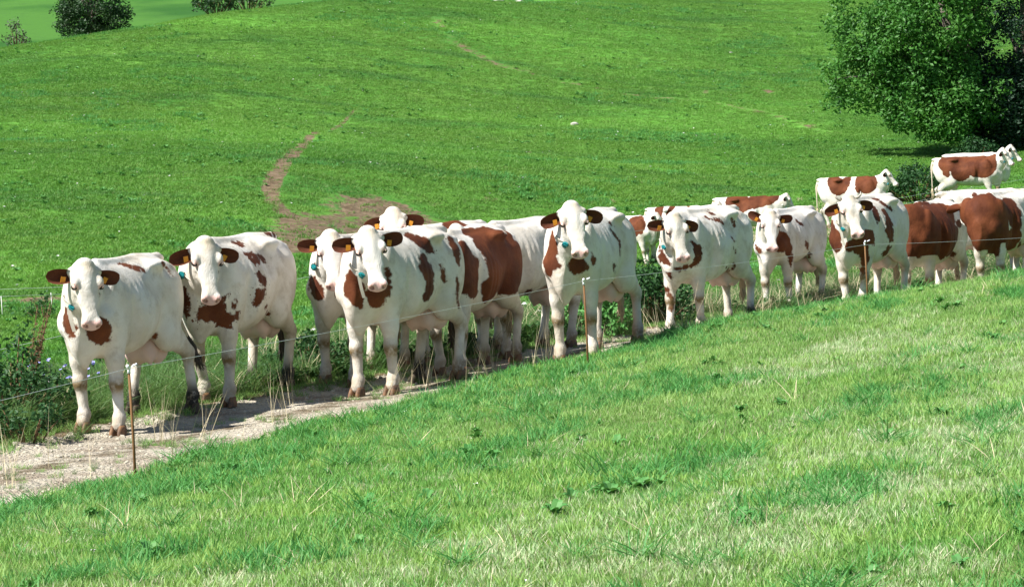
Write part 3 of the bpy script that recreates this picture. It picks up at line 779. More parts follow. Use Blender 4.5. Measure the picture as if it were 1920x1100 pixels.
    # collar round the throat, its coloured weight and the hanging strap end
    if P.get('collar', 1):
        i = P.get('collar_at', 6); C = cv[i]; T = nrm(cv[i+1] - cv[i-1]); L = nrm(np.cross([0, 0, 1.0], T)); Vv = np.cross(T, L)
        n = 40; q = V - C; hs_ = (V - J) @ d/HL; al = q @ T; qa = q @ L; qb = q @ Vv; rr_ = np.hypot(qa, qb); an = np.arctan2(qb, qa)
        R = np.zeros(n)                                               # follow the real outline of this neck
        for j in range(n):
            a = 2*math.pi*j/n; low = max(0, -math.sin(a)); da = np.abs((an - a + math.pi) % (2*math.pi) - math.pi)
            m_ = (da < .12) & (np.abs(al - .06*low) < .035) & (rr_ < .30) & (hs_ < -.03)
            R[j] = rr_[m_].max() if m_.any() else .15
        R = np.maximum(R, (np.roll(R, 1) + np.roll(R, -1))/2); R = (np.roll(R, 1) + R*2 + np.roll(R, -1))/4 + .010
        tt = i/10; rv = .285 - .15*min(1, tt*1.15); rl = .165 - .077*min(1, tt*1.2)
        for j in range(n):
            a = 2*math.pi*j/n
            if math.sin(a) > -.25: R[j] = min(R[j], 1/math.hypot(math.cos(a)/rl, math.sin(a)/rv) + .016)
        VV = []; FF = []
        for j in range(n):
            a = 2*math.pi*j/n; low = max(0, -math.sin(a))
            for (o_, w_) in ((0, -.018), (0, .018), (.007, .018), (.007, -.018)):
                VV.append(C + (L*math.cos(a) + Vv*math.sin(a))*(R[j] + o_) + T*(w_ + .06*low))
        for j in range(n):
            for k in range(4):
                FF.append((j*4+k, j*4+(k+1) % 4, ((j+1) % n)*4+(k+1) % 4, ((j+1) % n)*4+k))
        co = child('collar', pymesh('collar', VV, FF, MAT['strap'], False), cow)
        a = math.radians(P.get('tag_at', -112)); low = max(0, -math.sin(a))
        Ra = np.interp(a % (2*math.pi), np.arange(n)*2*math.pi/n, R)
        pc = C + (L*math.cos(a) + Vv*math.sin(a))*(Ra + .022) + T*.06*low
        rad = nrm(L*math.cos(a) + Vv*math.sin(a)); tg = nrm(np.cross(T, rad))
        bm = bmesh.new(); bmesh.ops.create_cube(bm, size=1)
        bmesh.ops.scale(bm, vec=(.062, .045, .07), verts=bm.verts)
        bmesh.ops.bevel(bm, geom=bm.edges[:], offset=.012, segments=2, affect='EDGES')
        mm = bpy.data.meshes.new('collar_weight'); bm.to_mesh(mm); bm.free(); mm.materials.append(MAT['teal'])
        o = child('collar_weight', mm, co)
        o.matrix_local = Matrix(((tg[0], rad[0], T[0], pc[0]), (tg[1], rad[1], T[1], pc[1]), (tg[2], rad[2], T[2], pc[2]), (0, 0, 0, 1)))
        if P.get('strap', 1):
            f0 = pc - tg*.03; w = nrm(np.cross([0, 0, 1.0], rad)) if abs(rad[2]) < .95 else L
            VV = []; FF = []
            for j in range(6):
                t = j/5
                c_ = f0 + np.array([0, 0, -.19*t]) + tg*.04*t*P.get('strap_dir', 1) + rad*.012*math.sin(t*3)
                for (x_, y_) in ((-.015, 0), (.015, 0), (.015, .005), (-.015, .005)): VV.append(c_ + L*x_ + d*y_)
            for j in range(5):
                for k in range(4): FF.append((j*4+k, j*4+(k+1) % 4, (j+1)*4+(k+1) % 4, (j+1)*4+k))
            FF += [(0, 1, 2, 3), (20, 23, 22, 21)]
            child('strap_end', pymesh('strap_end', VV, FF, MAT['strap'], False), co)
    return cow

# ---------------------------------------------------------------- vegetation
def veg_materials():
    def grass(name, c0, c1, c2, dry, dryness, trans=.35, big=.35):
        s = NT(name); p = s.pos(); r = s.new('ShaderNodeObjectInfo').outputs['Random']; t = s.attr('tint')
        c = s.mix(s.math('FRACT', s.math('ADD', s.math('MULTIPLY', r, .8), s.math('MULTIPLY', t, .6))), c0, c1)
        c = s.mix(s.ramp(s.noise(big, 4, .6, p), .38, .62), c, s.mix(.5, c, c2))
        if name == 'blade_hill':
            c = s.mix(s.math('MULTIPLY', s.ramp(s.noise(1.0, 4, .6, s.scalev(p, (.13, .42, 0))), .50, .66), .55), c, (.032, .160, .034))
            c = s.mix(s.math('MULTIPLY', s.ramp(s.noise(1.0, 3, .5, s.scalev(p, (.05, .075, 0))), .50, .66), .65), c, (.170, .390, .060))
        c = s.mix(s.math('MULTIPLY', s.ramp(t, 1 - dryness, 1 - dryness + .04), 1.0), c, dry)
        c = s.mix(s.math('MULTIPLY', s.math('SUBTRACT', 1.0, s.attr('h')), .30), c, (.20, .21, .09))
        s.leaf(c, trans)
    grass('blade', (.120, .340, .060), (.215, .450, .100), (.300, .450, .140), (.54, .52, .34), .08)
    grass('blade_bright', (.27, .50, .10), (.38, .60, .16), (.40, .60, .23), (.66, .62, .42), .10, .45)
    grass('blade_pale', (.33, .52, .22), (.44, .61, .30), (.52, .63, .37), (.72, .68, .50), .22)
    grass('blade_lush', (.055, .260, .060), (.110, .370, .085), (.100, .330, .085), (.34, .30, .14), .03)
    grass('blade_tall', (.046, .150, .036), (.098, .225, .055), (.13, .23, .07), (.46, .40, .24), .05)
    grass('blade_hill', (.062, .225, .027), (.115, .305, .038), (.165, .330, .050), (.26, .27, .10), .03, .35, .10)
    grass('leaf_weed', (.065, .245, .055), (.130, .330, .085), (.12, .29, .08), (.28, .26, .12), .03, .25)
    grass('leaf_dark', (.014, .058, .016), (.036, .100, .026), (.03, .09, .026), (.12, .11, .05), .03, .22)
    plain('straw', (.56, .48, .31), .8, .15, .15)
    plain('seedhead', (.16, .10, .055), .9, .1, .3)
    plain('petal_blue', (.34, .33, .72), .7, .15, .12)
    plain('petal_white', (.78, .77, .72), .7, .15, .05)

def blades(rng, n, h, R, w, lean, curl, seg=3, tint0=0.0):
    """a tuft of n tapering blades; returns verts, faces, tint, height fraction"""
    V = []; F = []; T = []; Hh = []
    for i in range(n):
        a = rng.uniform(0, 2*math.pi); r = R*math.sqrt(rng.random()); bx, by = r*math.cos(a), r*math.sin(a)
        d = rng.uniform(0, 2*math.pi); hh = h*rng.uniform(.55, 1.15); ww = w*rng.uniform(.7, 1.25)
        ln = abs(rng.gauss(lean, lean*.5)); cu = abs(rng.gauss(curl, curl*.5)); tw = rng.uniform(0, 2*math.pi)
        dx, dy = math.cos(d), math.sin(d); px, py = math.cos(tw), math.sin(tw); t0 = rng.random(); b = len(V)
        for k in range(seg + 1):
            t = k/seg; o = hh*(ln*t + cu*t*t); z = hh*t*(1 - .35*cu*t) - .01
            x, y = bx + dx*o, by + dy*o; q = ww*(1 - t**1.6)*.5 + .0004
            if k < seg:
                V += [(x-px*q, y-py*q, z), (x+px*q, y+py*q, z)]; T += [t0, t0]; Hh += [t, t]
            else:
                V.append((x, y, z)); T.append(t0); Hh.append(1)
        for k in range(seg - 1): F.append((b+2*k, b+2*k+1, b+2*k+3, b+2*k+2))
        F.append((b+2*seg-2, b+2*seg-1, b+2*seg))
    return V, F, T, Hh

def rosette(rng, n, L, w, flat):
    """broad leaves spreading from one root"""
    V = []; F = []; T = []; Hh = []
    for i in range(n):
        a = 2*math.pi*i/n + rng.uniform(-.4, .4); l = L*rng.uniform(.6, 1.1); up = rng.uniform(.3, 1)*(1-flat); t0 = rng.random(); b = len(V)
        dx, dy = math.cos(a), math.sin(a)
        for k in range(5):
            t = k/4; r = l*t; z = l*(up*math.sin(t*2.2)) + .012; q = w*l*math.sin(math.pi*(.12 + .88*t)**.8)*.5
            if k == 4: q = .001
            V += [(dx*r - dy*q, dy*r + dx*q, z + q*.35), (dx*r, dy*r, z), (dx*r + dy*q, dy*r - dx*q, z + q*.35)]; T += [t0]*3; Hh += [.6 + .4*t]*3
        for k in range(4):
            for m in (0, 1): F.append((b+3*k+m, b+3*k+m+1, b+3*k+m+4, b+3*k+m+3))
    return V, F, T, Hh

def lift(p, dz): return [(x, y, z + dz) for x, y, z in p[0]], p[1], p[2], p[3]

def vmesh(name, parts, mats):
    """join several (V, F, tint, h) sets into one mesh, one material slot each"""
    V = []; F = []; T = []; Hh = []; M = []
    for i, (v, f, t, h) in enumerate(parts):
        o = len(V); V += v; F += [tuple(x+o for x in g) for g in f]; T += t; Hh += h; M += [i]*len(f)
    me = bpy.data.meshes.new(name); me.from_pydata(V, [], F)
    for m in mats: me.materials.append(MAT[m])
    me.polygons.foreach_set('material_index', M); attr(me, 'tint', T); attr(me, 'h', Hh); me.update()
    return me

def scatter(name, pts, rot, scl, idx, protos, mat_dummy=None):
    """one object: its points carry tufts of several sorts"""
    me = bpy.data.meshes.new(name)
    pts = np.asarray(pts, np.float32); me.vertices.add(len(pts)); me.vertices.foreach_set('co', pts.ravel())
    a = me.attributes.new('rot', 'FLOAT_VECTOR', 'POINT'); a.data.foreach_set('vector', np.asarray(rot, np.float32).ravel())
    attr(me, 'scl', scl)
    a = me.attributes.new('idx', 'INT', 'POINT'); a.data.foreach_set('value', np.asarray(idx, np.int32))
    ob = bpy.data.objects.new(name, me); COL.objects.link(ob)
    c = bpy.data.collections.new(name + '_sorts')
    for i, m in enumerate(protos):
        c.objects.link(bpy.data.objects.new('%s_sort_%02d' % (name, i), m))
    ng = bpy.data.node_groups.new(name, 'GeometryNodeTree')
    ng.interface.new_socket('Geometry', in_out='INPUT', socket_type='NodeSocketGeometry'); ng.interface.new_socket('Geometry', in_out='OUTPUT', socket_type='NodeSocketGeometry')
    N = ng.nodes; gi = N.new('NodeGroupInput'); go = N.new('NodeGroupOutput'); ip = N.new('GeometryNodeInstanceOnPoints'); ci = N.new('GeometryNodeCollectionInfo')
    ci.inputs['Collection'].default_value = c; ci.inputs['Separate Children'].default_value = True; ci.inputs['Reset Children'].default_value = True
    def at(nm, ty):
        n = N.new('GeometryNodeInputNamedAttribute'); n.data_type = ty; n.inputs['Name'].default_value = nm; return n.outputs[0]
    l = ng.links.new
    l(gi.outputs[0], ip.inputs['Points']); l(ci.outputs[0], ip.inputs['Instance']); ip.inputs['Pick Instance'].default_value = True
    l(at('idx', 'INT'), ip.inputs['Instance Index']); l(at('rot', 'FLOAT_VECTOR'), ip.inputs['Rotation']); l(at('scl', 'FLOAT'), ip.inputs['Scale'])
    l(ip.outputs[0], go.inputs[0])
    ob.modifiers.new('tufts', 'NODES').node_group = ng
    ob['kind'] = 'stuff'
    return ob

def in_view(x, y, z, m=120):
    p = np.stack([x, y, z], -1); D = p @ FW
    u = 960 + FPX*(p @ CR)/D; v = 550 - FPX*(p @ CU)/D
    return (u > -m) & (u < 1920 + m) & (v > -m) & (v < 1100 + m*1.5)

def sample(n, x0, x1, y0, y1, rng, power=0.0):
    y = y0 + (y1 - y0)*rng.random(n)
    x = x0 + (x1 - x0)*rng.random(n)
    return x, y

def build_grass():
    rng = random.Random(11); R = np.random.default_rng(12)
    # ---- the mown field in front
    protos = []
    for i in range(4): protos.append(vmesh('stubble', [blades(rng, 50, .047, .085, .0044, .25, .2)], ['blade']))            # 0-3
    for i in range(3): protos.append(vmesh('stubble', [blades(rng, 46, .050, .085, .0044, .3, .2)], ['blade_pale']))       # 4-6
    for i in range(3): protos.append(vmesh('stubble', [blades(rng, 30, .095, .085, .0066, .30, .40)], ['blade_lush']))       # 7-9
    for i in range(3): protos.append(vmesh('rosette', [rosette(rng, 6, .055, .30, .1), blades(rng, 22, .07, .085, .007, .3, .3)], ['leaf_weed', 'blade']))   # 10-12
    for i in range(2): protos.append(vmesh('clover', [rosette(rng, 14, .055, .75, .1), blades(rng, 10, .06, .05, .005, .2, .2)], ['leaf_weed', 'blade']))   # 13-14
    protos.append(vmesh('dry_stalk', [blades(rng, 5, .16, .05, .0045, .9, .3)], ['straw']))                                  # 15
    protos.append(vmesh('long_tuft', [blades(rng, 44, .15, .07, .0072, .5, .7, 4)], ['blade_lush']))                         # 16
    protos.append(vmesh('clover_bloom', [blades(rng, 6, .06, .04, .006, .2, .2), rosette(rng, 9, .013, .9, .0)], ['blade', 'petal_white']))   # 17
    for i in range(3): protos.append(vmesh('bright_tuft', [blades(rng, 26, .075, .065, .0066, .28, .25)], ['blade_bright']))   # 18-20
    P, S, K = [], [], []
    n = 150000
    x = R.uniform(-7, 11, n); y = 8.6 + (40 - 8.6)*R.random(n)
    e, s = track_sd(x, y); z = ground(x, y)
    dens = np.interp(y, [8, 14, 22, 40], [1.0, .8, .5, .36])
    ok = (s > 0) & (e > -.06) & in_view(x, y, z, 700) & (R.random(n) < dens)
    x, y, z, e = x[ok], y[ok], z[ok], e[ok]; n = len(x)
    # swaths run along the track
    tx, ty = .42, .91
    al = x*tx + y*ty; ac = x*ty - y*tx
    sw = vnoise(ac*1.1 + 3, al*.28, 3); pale = np.clip((sw - .40)*5, 0, 1)*np.clip((e - .9)/2.2, 0, 1)
    lush = np.clip((vnoise(ac*1.5 + 40, al*.5 + 7, 3) - .52)*6, 0, 1) + .85*np.clip((1.6 - e)/1.4, 0, 1)
    pt = vnoise(x*2.2 + 11, y*2.2, 3)
    r = R.random(n); k = R.integers(0, 4, n)
    k = np.where(r < pale*.64, R.integers(4, 7, n), k)
    k = np.where((r > .62) & (R.random(n) < lush), R.integers(7, 10, n), k)
    r2 = R.random(n)
    k = np.where((r2 < .004 + .075*np.clip((2.2 - e)/1.4, 0, 1)) & (pt > .54), R.integers(10, 13, n), k)
    k = np.where((r2 > .985) & (pt < .48), R.integers(13, 15, n), k)
    r3 = R.random(n)
    k = np.where(r3 < .0025, 15, k); k = np.where((r3 > .990 - .008*lush) & (pt > .42), 16, k); k = np.where((r3 > .40) & (r3 < .402), 17, k)
    k = np.where((k < 7) & (vnoise(x*1.9 + 77, y*1.9, 3) > .50) & (R.random(n) < .34), R.integers(18, 21, n), k)
    thin = (k < 7) | (R.random(n) < .8)
    sc_ = R.uniform(.75, 1.25, n)*np.interp(y, [9, 30], [1.0, 1.15])*np.where(k < 7, .55 + 1.0*vnoise(x*2.3, y*2.3 + 50, 3), 1)
    rot = np.stack([R.normal(0, .12, n), R.normal(0, .12, n), R.uniform(0, 6.28, n)], 1)
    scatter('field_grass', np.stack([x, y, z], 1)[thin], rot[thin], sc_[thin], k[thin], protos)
    # ---- rough grass along the far side of the track, and tufts on its crown and edges
    protos = []
    for i in range(4): protos.append(vmesh('tall_tuft', [blades(rng, 40, .42, .10, .0085, .28, .75, 4)], ['blade_tall']))        # 0-3
    for i in range(2): protos.append(vmesh('dry_tuft', [blades(rng, 34, .50, .10, .0060, .30, .75, 4)], ['straw']))              # 4-5
    for i in range(3): protos.append(vmesh('weed_tuft', [rosette(rng, 12, .24, .36, .1), blades(rng, 24, .28, .14, .008, .3, .5)], ['leaf_dark', 'blade_tall']))   # 6-8
    for i in range(3): protos.append(vmesh('short_tuft', [blades(rng, 36, .12, .11, .007, .3, .4)], ['blade']))                  # 9-11
    protos.append(vmesh('seed_stalks', [blades(rng, 7, .62, .10, .0045, .16, .12, 4)], ['straw']))                              # 12
    x = R.uniform(-9, 14, 90000); y = R.uniform(14, 50, 90000); e, s = track_sd(x, y); z = ground(x, y); n = len(x)
    ver = (s < 0) & (e > -.03) & (e < 5.5); fall = np.interp(e, [0, .25, 1.6, 3.2, 5.5], [.9, 1, .75, .30, .05])
    pn = vnoise(x*.7 + 3, y*.7, 3)
    keep = ver & (R.random(n) < fall*.85*np.interp(y, [15, 30, 50], [1, .8, .5])) & in_view(x, y, z, 320)
    xx, yy, zz, ee, pp = x[keep], y[keep], z[keep], e[keep], pn[keep]; m = len(xx)
    dr = np.clip((yy - 27)/9, 0, 1)
    r = R.random(m); k = R.integers(0, 4, m); k = np.where(r < .015 + .14*dr*(pp > .5), R.integers(4, 6, m), k)
    k = np.where((pp < .56) & (r > .38), R.integers(6, 9, m), k); k = np.where((ee < .2) | (r > .8), R.integers(9, 12, m), k); k = np.where((r > .43) & (r < .442), 12, k)
    sc_ = R.uniform(.55, 1.15, m)*np.interp(ee, [0, .35, 2, 5.5], [.6, 1.0, .85, .5])
    rot = np.stack([R.normal(0, .15, m), R.normal(0, .15, m), R.uniform(0, 6.28, m)], 1)
    scatter('verge_grass', np.stack([xx, yy, zz], 1), rot, sc_, k, protos)
    d, s2, w = poly_dist(x, y, TRACK, TW)
    g = vnoise(x*1.1 + 70, y*1.1, 3)
    cr = (e < -.02) & ((((d < .42*w) & (g > .53)) & (R.random(n) < .30)) | ((e > -.22) & (R.random(n) < .30)) | (R.random(n) < .006)) & in_view(x, y, z, 320)
    xx, yy, zz, ee = x[cr], y[cr], z[cr], e[cr]; m = len(xx)
    k = np.where(R.random(m) < .75, R.integers(9, 12, m), R.integers(0, 4, m)); k = np.where(R.random(m) < .05, 12, k)
    sc_ = np.where(k < 9, .35, .60)*R.uniform(.5, 1.2, m)*np.where(ee > -.22, 1.25, .75); sc_ = np.where(k == 12, .8, sc_)
    scatter('track_tufts', np.stack([xx, yy, zz], 1), np.stack([R.normal(0, .15, m), R.normal(0, .15, m), R.uniform(0, 6.28, m)], 1), sc_, k, protos)
    # thin dry stalks standing along the field's edge
    x = R.uniform(-5, 4, 6000); y = R.uniform(14, 34, 6000); e, s = track_sd(x, y); ok = (s > 0) & (e > -.25) & (e < .15) & (R.random(6000) < .055); x, y, e = x[ok], y[ok], e[ok]; m = len(x)
    st = [vmesh('dry_stem', [blades(rng, 2, .46, .06, .0042, .2, .15, 4)], ['straw']) for i in range(3)]
    scatter('dry_stems', np.stack([x, y, ground(x, y)], 1), np.stack([R.normal(0, .15, m), R.normal(0, .15, m), R.uniform(0, 6.28, m)], 1), R.uniform(.4, 1.1, m), R.integers(0, 3, m), st)
    # ---- loose stones of the track
    sp = []
    for i in range(5):
        bm = bmesh.new(); bmesh.ops.create_icosphere(bm, subdivisions=1, radius=1)
        for v in bm.verts: v.co *= rng.uniform(.7, 1.15); v.co.z *= .6
        mm = bpy.data.meshes.new('pebble'); bm.to_mesh(mm); bm.free(); mm.materials.append(MAT['pebble']); sp.append(mm)
    x = R.uniform(-8, 4, 60000); y = R.uniform(12, 34, 60000); e, s = track_sd(x, y); d, s2, w = poly_dist(x, y, TRACK, TW); z = ground(x, y)
    ok = (e < .02) & (R.random(len(x)) < np.where(d < .4*w, .12, .42)) & in_view(x, y, z, 320); m = ok.sum()
    scatter('loose_gravel', np.stack([x, y, z + .002], 1)[ok], R.uniform(0, 6.28, (m, 3))*[.1, .1, 1], np.clip(R.lognormal(-4.6, .5, m), .005, .035), R.integers(0, 5, m), sp)
    # ---- the hillside
    protos = []
    for i in range(4): protos.append(vmesh('pasture_tuft', [blades(rng, 28, .062, .21, .015, .45, .35, 2)], ['blade_hill']))
    for i in range(2): protos.append(vmesh('lush_tuft', [blades(rng, 30, .12, .17, .018, .5, .5, 2)], ['blade_lush']))
    for i in range(2): protos.append(vmesh('pasture_weed', [rosette(rng, 12, .12, .45, .2)], ['leaf_weed']))
    protos.append(vmesh('pale_tuft', [blades(rng, 24, .14, .16, .013, .4, .4, 2)], ['straw']))
    protos.append(vmesh('white_bloom', [blades(rng, 12, .075, .15, .014, .4, .35, 2), lift(rosette(rng, 7, .035, .9, .0), .09)], ['blade_hill', 'petal_white']))
    n = 640000
    y = 30 + 122*R.random(n)**1.0; x = (R.random(n) - .5)*2*(y*.245 + 2.5)
    e, s = track_sd(x, y); ok = (s < 0) & (e > 2.0) & (R.random(n) < np.interp(y, [30, 60, 100, 150], [.30, .50, .70, .80]))
    x, y = x[ok], y[ok]; z = ground(x, y); ok = in_view(x, y, z, 260) & (R.random(len(x)) < .85); x, y, z = x[ok], y[ok], z[ok]
    f = dirt_field(x, y) + .5*(vnoise(x*1.3, y*1.3, 3) - .5)
    ok = (f < -.05) | (R.random(len(x)) < .07); x, y, z = x[ok], y[ok], z[ok]; n = len(x)
    a = vnoise(x*.16 + 31, y*.16, 4); b = vnoise(x*.6 + 5, y*.6, 3); r = R.random(n)
    k = R.integers(0, 4, n); k = np.where((r < .16) & (a*.6 + b*.4 > .60), R.integers(4, 6, n), k); k = np.where((r > .5) & (r < .517) & (b > .55), R.integers(6, 8, n), k)
    vd = np.clip((y - 52)/10, 0, 1)*np.clip((76 - y)/8, 0, 1)*(x > 6)
    k = np.where((r > 1 - .20*vd) & (b > .45), 8, k)
    k = np.where((R.random(n) < .003) & (b > .42), 9, k)
    scl = R.uniform(.7, 1.35, n)*(.75 + .5*a)
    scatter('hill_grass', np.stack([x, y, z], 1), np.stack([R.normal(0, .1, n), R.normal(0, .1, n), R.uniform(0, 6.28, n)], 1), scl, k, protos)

# ---------------------------------------------------------------- shrubs, trees, plants
def leaf_cloud(rng, centres, n, size, squash=1.0, droop=.15):
    """leaf-sized diamonds round each centre (x, y, z, radius)"""
    V = []; F = []; T = []; Hh = []
    for (cx, cy, cz, r) in centres:
        m = max(6, int(n*(r*r))); t1 = rng.random()
        for i in range(m):
            a = rng.uniform(0, 6.283); c = rng.uniform(-1, 1); q = r*rng.random()**.45; s_ = math.sqrt(1-c*c)
            x, y, z = cx + q*s_*math.cos(a), cy + q*s_*math.sin(a), cz + q*c*squash
            L = size*rng.uniform(.65, 1.3); W_ = L*rng.uniform(.38, .6)
            nx, ny, nz = rng.gauss(0, 1) + s_*math.cos(a)*.8, rng.gauss(0, 1) + s_*math.sin(a)*.8, rng.gauss(.7, .8) + c*.6
            N_ = Vector((nx, ny, nz)).normalized(); D_ = Vector((rng.gauss(0, 1), rng.gauss(0, 1), rng.gauss(-droop, .6))).normalized()
            A = (D_ - N_*D_.dot(N_)).normalized(); B = N_.cross(A); b = len(V); p = Vector((x, y, z))
            V += [tuple(p - A*L*.5), tuple(p + B*W_*.5 + N_*L*.06), tuple(p + A*L*.5), tuple(p - B*W_*.5 + N_*L*.06)]; F.append((b, b+1, b+2, b+3))
            t0 = (t1*.5 + rng.random()*.5); T += [t0]*4; Hh += [1]*4
    return V, F, T, Hh

def empty(name, loc, label, cat, group=None, rz=0):
    o = bpy.data.objects.new(name, None); COL.objects.link(o); o.location = loc; o.rotation_euler = (0, 0, rz); o['label'] = label; o['category'] = cat
    if group: o['group'] = group
    return o

def tree_materials():
    def leafm(name, a, b, c, tr=.3):
        s = NT(name); t = s.attr('tint'); o = s.obj()
        col = s.mix(t, a, b); col = s.mix(s.math('MULTIPLY', s.ramp(s.noise(.9, 3, .5, o), .42, .62), .6), col, c)
        s.leaf(col, tr, .5, .3)
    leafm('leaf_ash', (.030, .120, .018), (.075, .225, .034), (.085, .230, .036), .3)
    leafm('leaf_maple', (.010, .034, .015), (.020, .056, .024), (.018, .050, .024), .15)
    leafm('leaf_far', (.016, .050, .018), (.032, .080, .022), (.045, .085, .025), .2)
    leafm('leaf_grey', (.06, .095, .055), (.12, .15, .09), (.13, .12, .08), .2)
    s = NT('bark'); o = s.obj(); s.bsdf(s.mix(s.noise(1, 5, .6, s.scalev(o, (6, 6, 1.2))), (.10, .085, .065), (.23, .20, .165)), .9, .1, s.bump(s.noise(1, 5, .6, s.scalev(o, (14, 14, 2.5))), .8, .05))
    s = NT('stone'); o = s.pos(); s.bsdf(s.mix(s.noise(9, 5, .6, o), (.36, .33, .28), (.60, .57, .51)), .85, .2, s.bump(s.noise(12, 4, .6, o), .5, .02))
    plain('pebble', (.43, .385, .30), .9, .15, .3, .5)
    plain('wood_post', (.19, .10, .042), .8, .2, .35, 9)
    plain('insulator', (.80, .80, .84), .4, .4, .04)
    plain('wire', (.66, .67, .66), .4, .5, .05)
    plain('white_post', (.75, .74, .70), .6, .3, .05)

def limb_tubes(rng, base, tips, r0):
    V = []; F = []
    for tp in tips:
        b = np.array(base, float); t = np.array(tp, float); m = (b + t)/2 + np.array([rng.gauss(0, .25), rng.gauss(0, .25), .35*abs(rng.gauss(0, .6))])
        pts = [(1-q)**2*b + 2*q*(1-q)*m + q*q*t for q in np.linspace(0, 1, 7)]
        v, f = tube(pts, [r0*(1 - .9*q) + .006 for q in np.linspace(0, 1, 7)], 6); o = len(V); V += v; F += [tuple(x+o for x in g) for g in f]
    return V, F

def make_tree(name, x, y, ell, label, leaf, seed, dens, size, nclump, rcl, trunk_h, trunk_r, group=None, low=None):
    """ell: crown (dx, dy, z, rx, ry, rz) lobes relative to the foot"""
    rng = random.Random(seed); z0 = float(ground(x, y)) if y < 170 else float(low)
    t = empty(name, (x, y, z0), label, 'tree', group)
    cs = []
    for (dx, dy, dz, rx, ry, rz, k) in ell:
        for i in range(int(nclump*k)):
            a = rng.uniform(0, 6.283); c = rng.uniform(-1, 1); s_ = math.sqrt(1-c*c); q = rng.uniform(.62, 1.03)
            cs.append((dx + rx*q*s_*math.cos(a), dy + ry*q*s_*math.sin(a), dz + rz*q*c, rcl*rng.uniform(.55, 1.25)))
    cs = [c for c in cs if c[2] > .25]
    child('crown', vmesh('crown', [leaf_cloud(rng, cs, dens, size, .75)], [leaf]), t)
    top = np.array([ell[0][0]*.4, ell[0][1]*.4, trunk_h])
    pts = [np.array([0, 0, -.2]), np.array([.03, 0, trunk_h*.3]), top*.7 + [0, 0, 0], top, top + [ell[0][0]*.3, ell[0][1]*.3, ell[0][5]*.9]]
    tr = child('trunk', pymesh('trunk', *tube(pts, [trunk_r*1.25, trunk_r, trunk_r*.9, trunk_r*.75, trunk_r*.25], 10), MAT['bark']), t)
    tips = [rng.choice(cs)[:3] for i in range(26)]
    child('limb', pymesh('limb', *limb_tubes(rng, top*.85, tips, trunk_r*.38), MAT['bark']), t)
    return t

def make_shrub(name, x, y, w, h, label, cat, leaf, seed, n=16, dens=420, size=.06, group=None, depth=None, z0=None):
    rng = random.Random(seed); z = float(ground(x, y)) if z0 is None else z0
    t = empty(name, (x, y, z), label, cat, group)
    cs = []
    for i in range(n):
        a = rng.uniform(0, 6.283); q = math.sqrt(rng.random()); hh = h*(1 - .55*q*q)*rng.uniform(.35, .95)
        cs.append((q*w*.5*math.cos(a), q*(depth or w)*.5*math.sin(a), hh, .22*h*rng.uniform(.6, 1.3)))
    child('foliage', vmesh('foliage', [leaf_cloud(rng, cs, dens/h/h, size, 1.1)], [leaf]), t)
    V = []; F = []
    for c in cs:
        p = [np.array([c[0]*.35, c[1]*.35, -.05]), np.array([c[0]*.7, c[1]*.7, c[2]*.5]), np.array(c[:3])]
        v, f = tube(p, [.012*h + .004, .009*h + .003, .003], 5); o = len(V); V += v; F += [tuple(q+o for q in g) for g in f]
    child('stem', pymesh('stem', V, F, MAT['seedhead']), t)
    return t

def dock_plant(x, y, h, seed, label, lean=0.0):
    """a dock gone to seed: brown spikes over broad leaves"""
    rng = random.Random(seed); t = empty('dock_plant', (x, y, float(ground(x, y))), label, 'plant')
    V = []; F = []; S = ([], [], [], [])
    for i in range(5):
        hh = h*rng.uniform(.7, 1); a = rng.uniform(0, 6.28); o = np.array([math.cos(a)*.08 + lean*.6, math.sin(a)*.08, 0])
        pts = [np.array([0, 0, 0.0]) + o*.2, o*.6*1.0 + [0, 0, hh*.5], o*(1.1) + [lean*.3, 0, hh]]
        v, f = tube(pts, [.008, .006, .003], 5); b = len(V); V += v; F += [tuple(q+b for q in g) for g in f]
        cs = [(*(pts[1]*(1-q) + pts[2]*q), .05*(1.15 - q)) for q in np.linspace(.1, 1, 9)]
        s_ = leaf_cloud(rng, cs, 16000, .022)
        b = len(S[0]); S[0].extend(s_[0]); S[1].extend([tuple(q+b for q in g) for g in s_[1]]); S[2].extend(s_[2]); S[3].extend(s_[3])
    child('stem', pymesh('stem', V, F, MAT['seedhead']), t)
    child('seed_spike', vmesh('seed_spike', [S], ['seedhead']), t)
    child('leaves', vmesh('leaves', [rosette(rng, 12, .34, .34, .1)], ['leaf_dark']), t)
    return t

def flower_plant(x, y, seed, label):
    rng = random.Random(seed); t = empty('wild_flower', (x, y, float(ground(x, y))), label, 'flower', 'blue wild flowers on the verge')
    child('leaves', vmesh('leaves', [rosette(rng, 16, .20, .3, .0), blades(rng, 20, .3, .15, .008, .3, .4)], ['leaf_weed', 'blade_tall']), t)
    for i in range(12):
        p = Vector((rng.gauss(0, .16), rng.gauss(0, .16), rng.uniform(.28, .48)))
        V = []; F = []
        up = Vector((rng.gauss(0, .3), rng.gauss(-.4, .3), 1)).normalized(); a = up.orthogonal().normalized(); b = up.cross(a)
        for j in range(5):
            q = 2*math.pi*j/5; dr = a*math.cos(q) + b*math.sin(q); sd = up.cross(dr); k = len(V); r = .019
            V += [p, p + dr*r*.6 + sd*r*.42 + up*r*.2, p + dr*r + up*r*.35, p + dr*r*.6 - sd*r*.42 + up*r*.2]; F.append((k, k+1, k+2, k+3))
        fl = child('bloom', pymesh('bloom', V, F, MAT['petal_blue'], False), t)
        child('stem', pymesh('stem', *tube([(p.x*.3, p.y*.3, 0), (p.x*.8, p.y*.8, p.z*.6), tuple(p)], .003, 4), MAT['leaf_dark']), t)
    return t

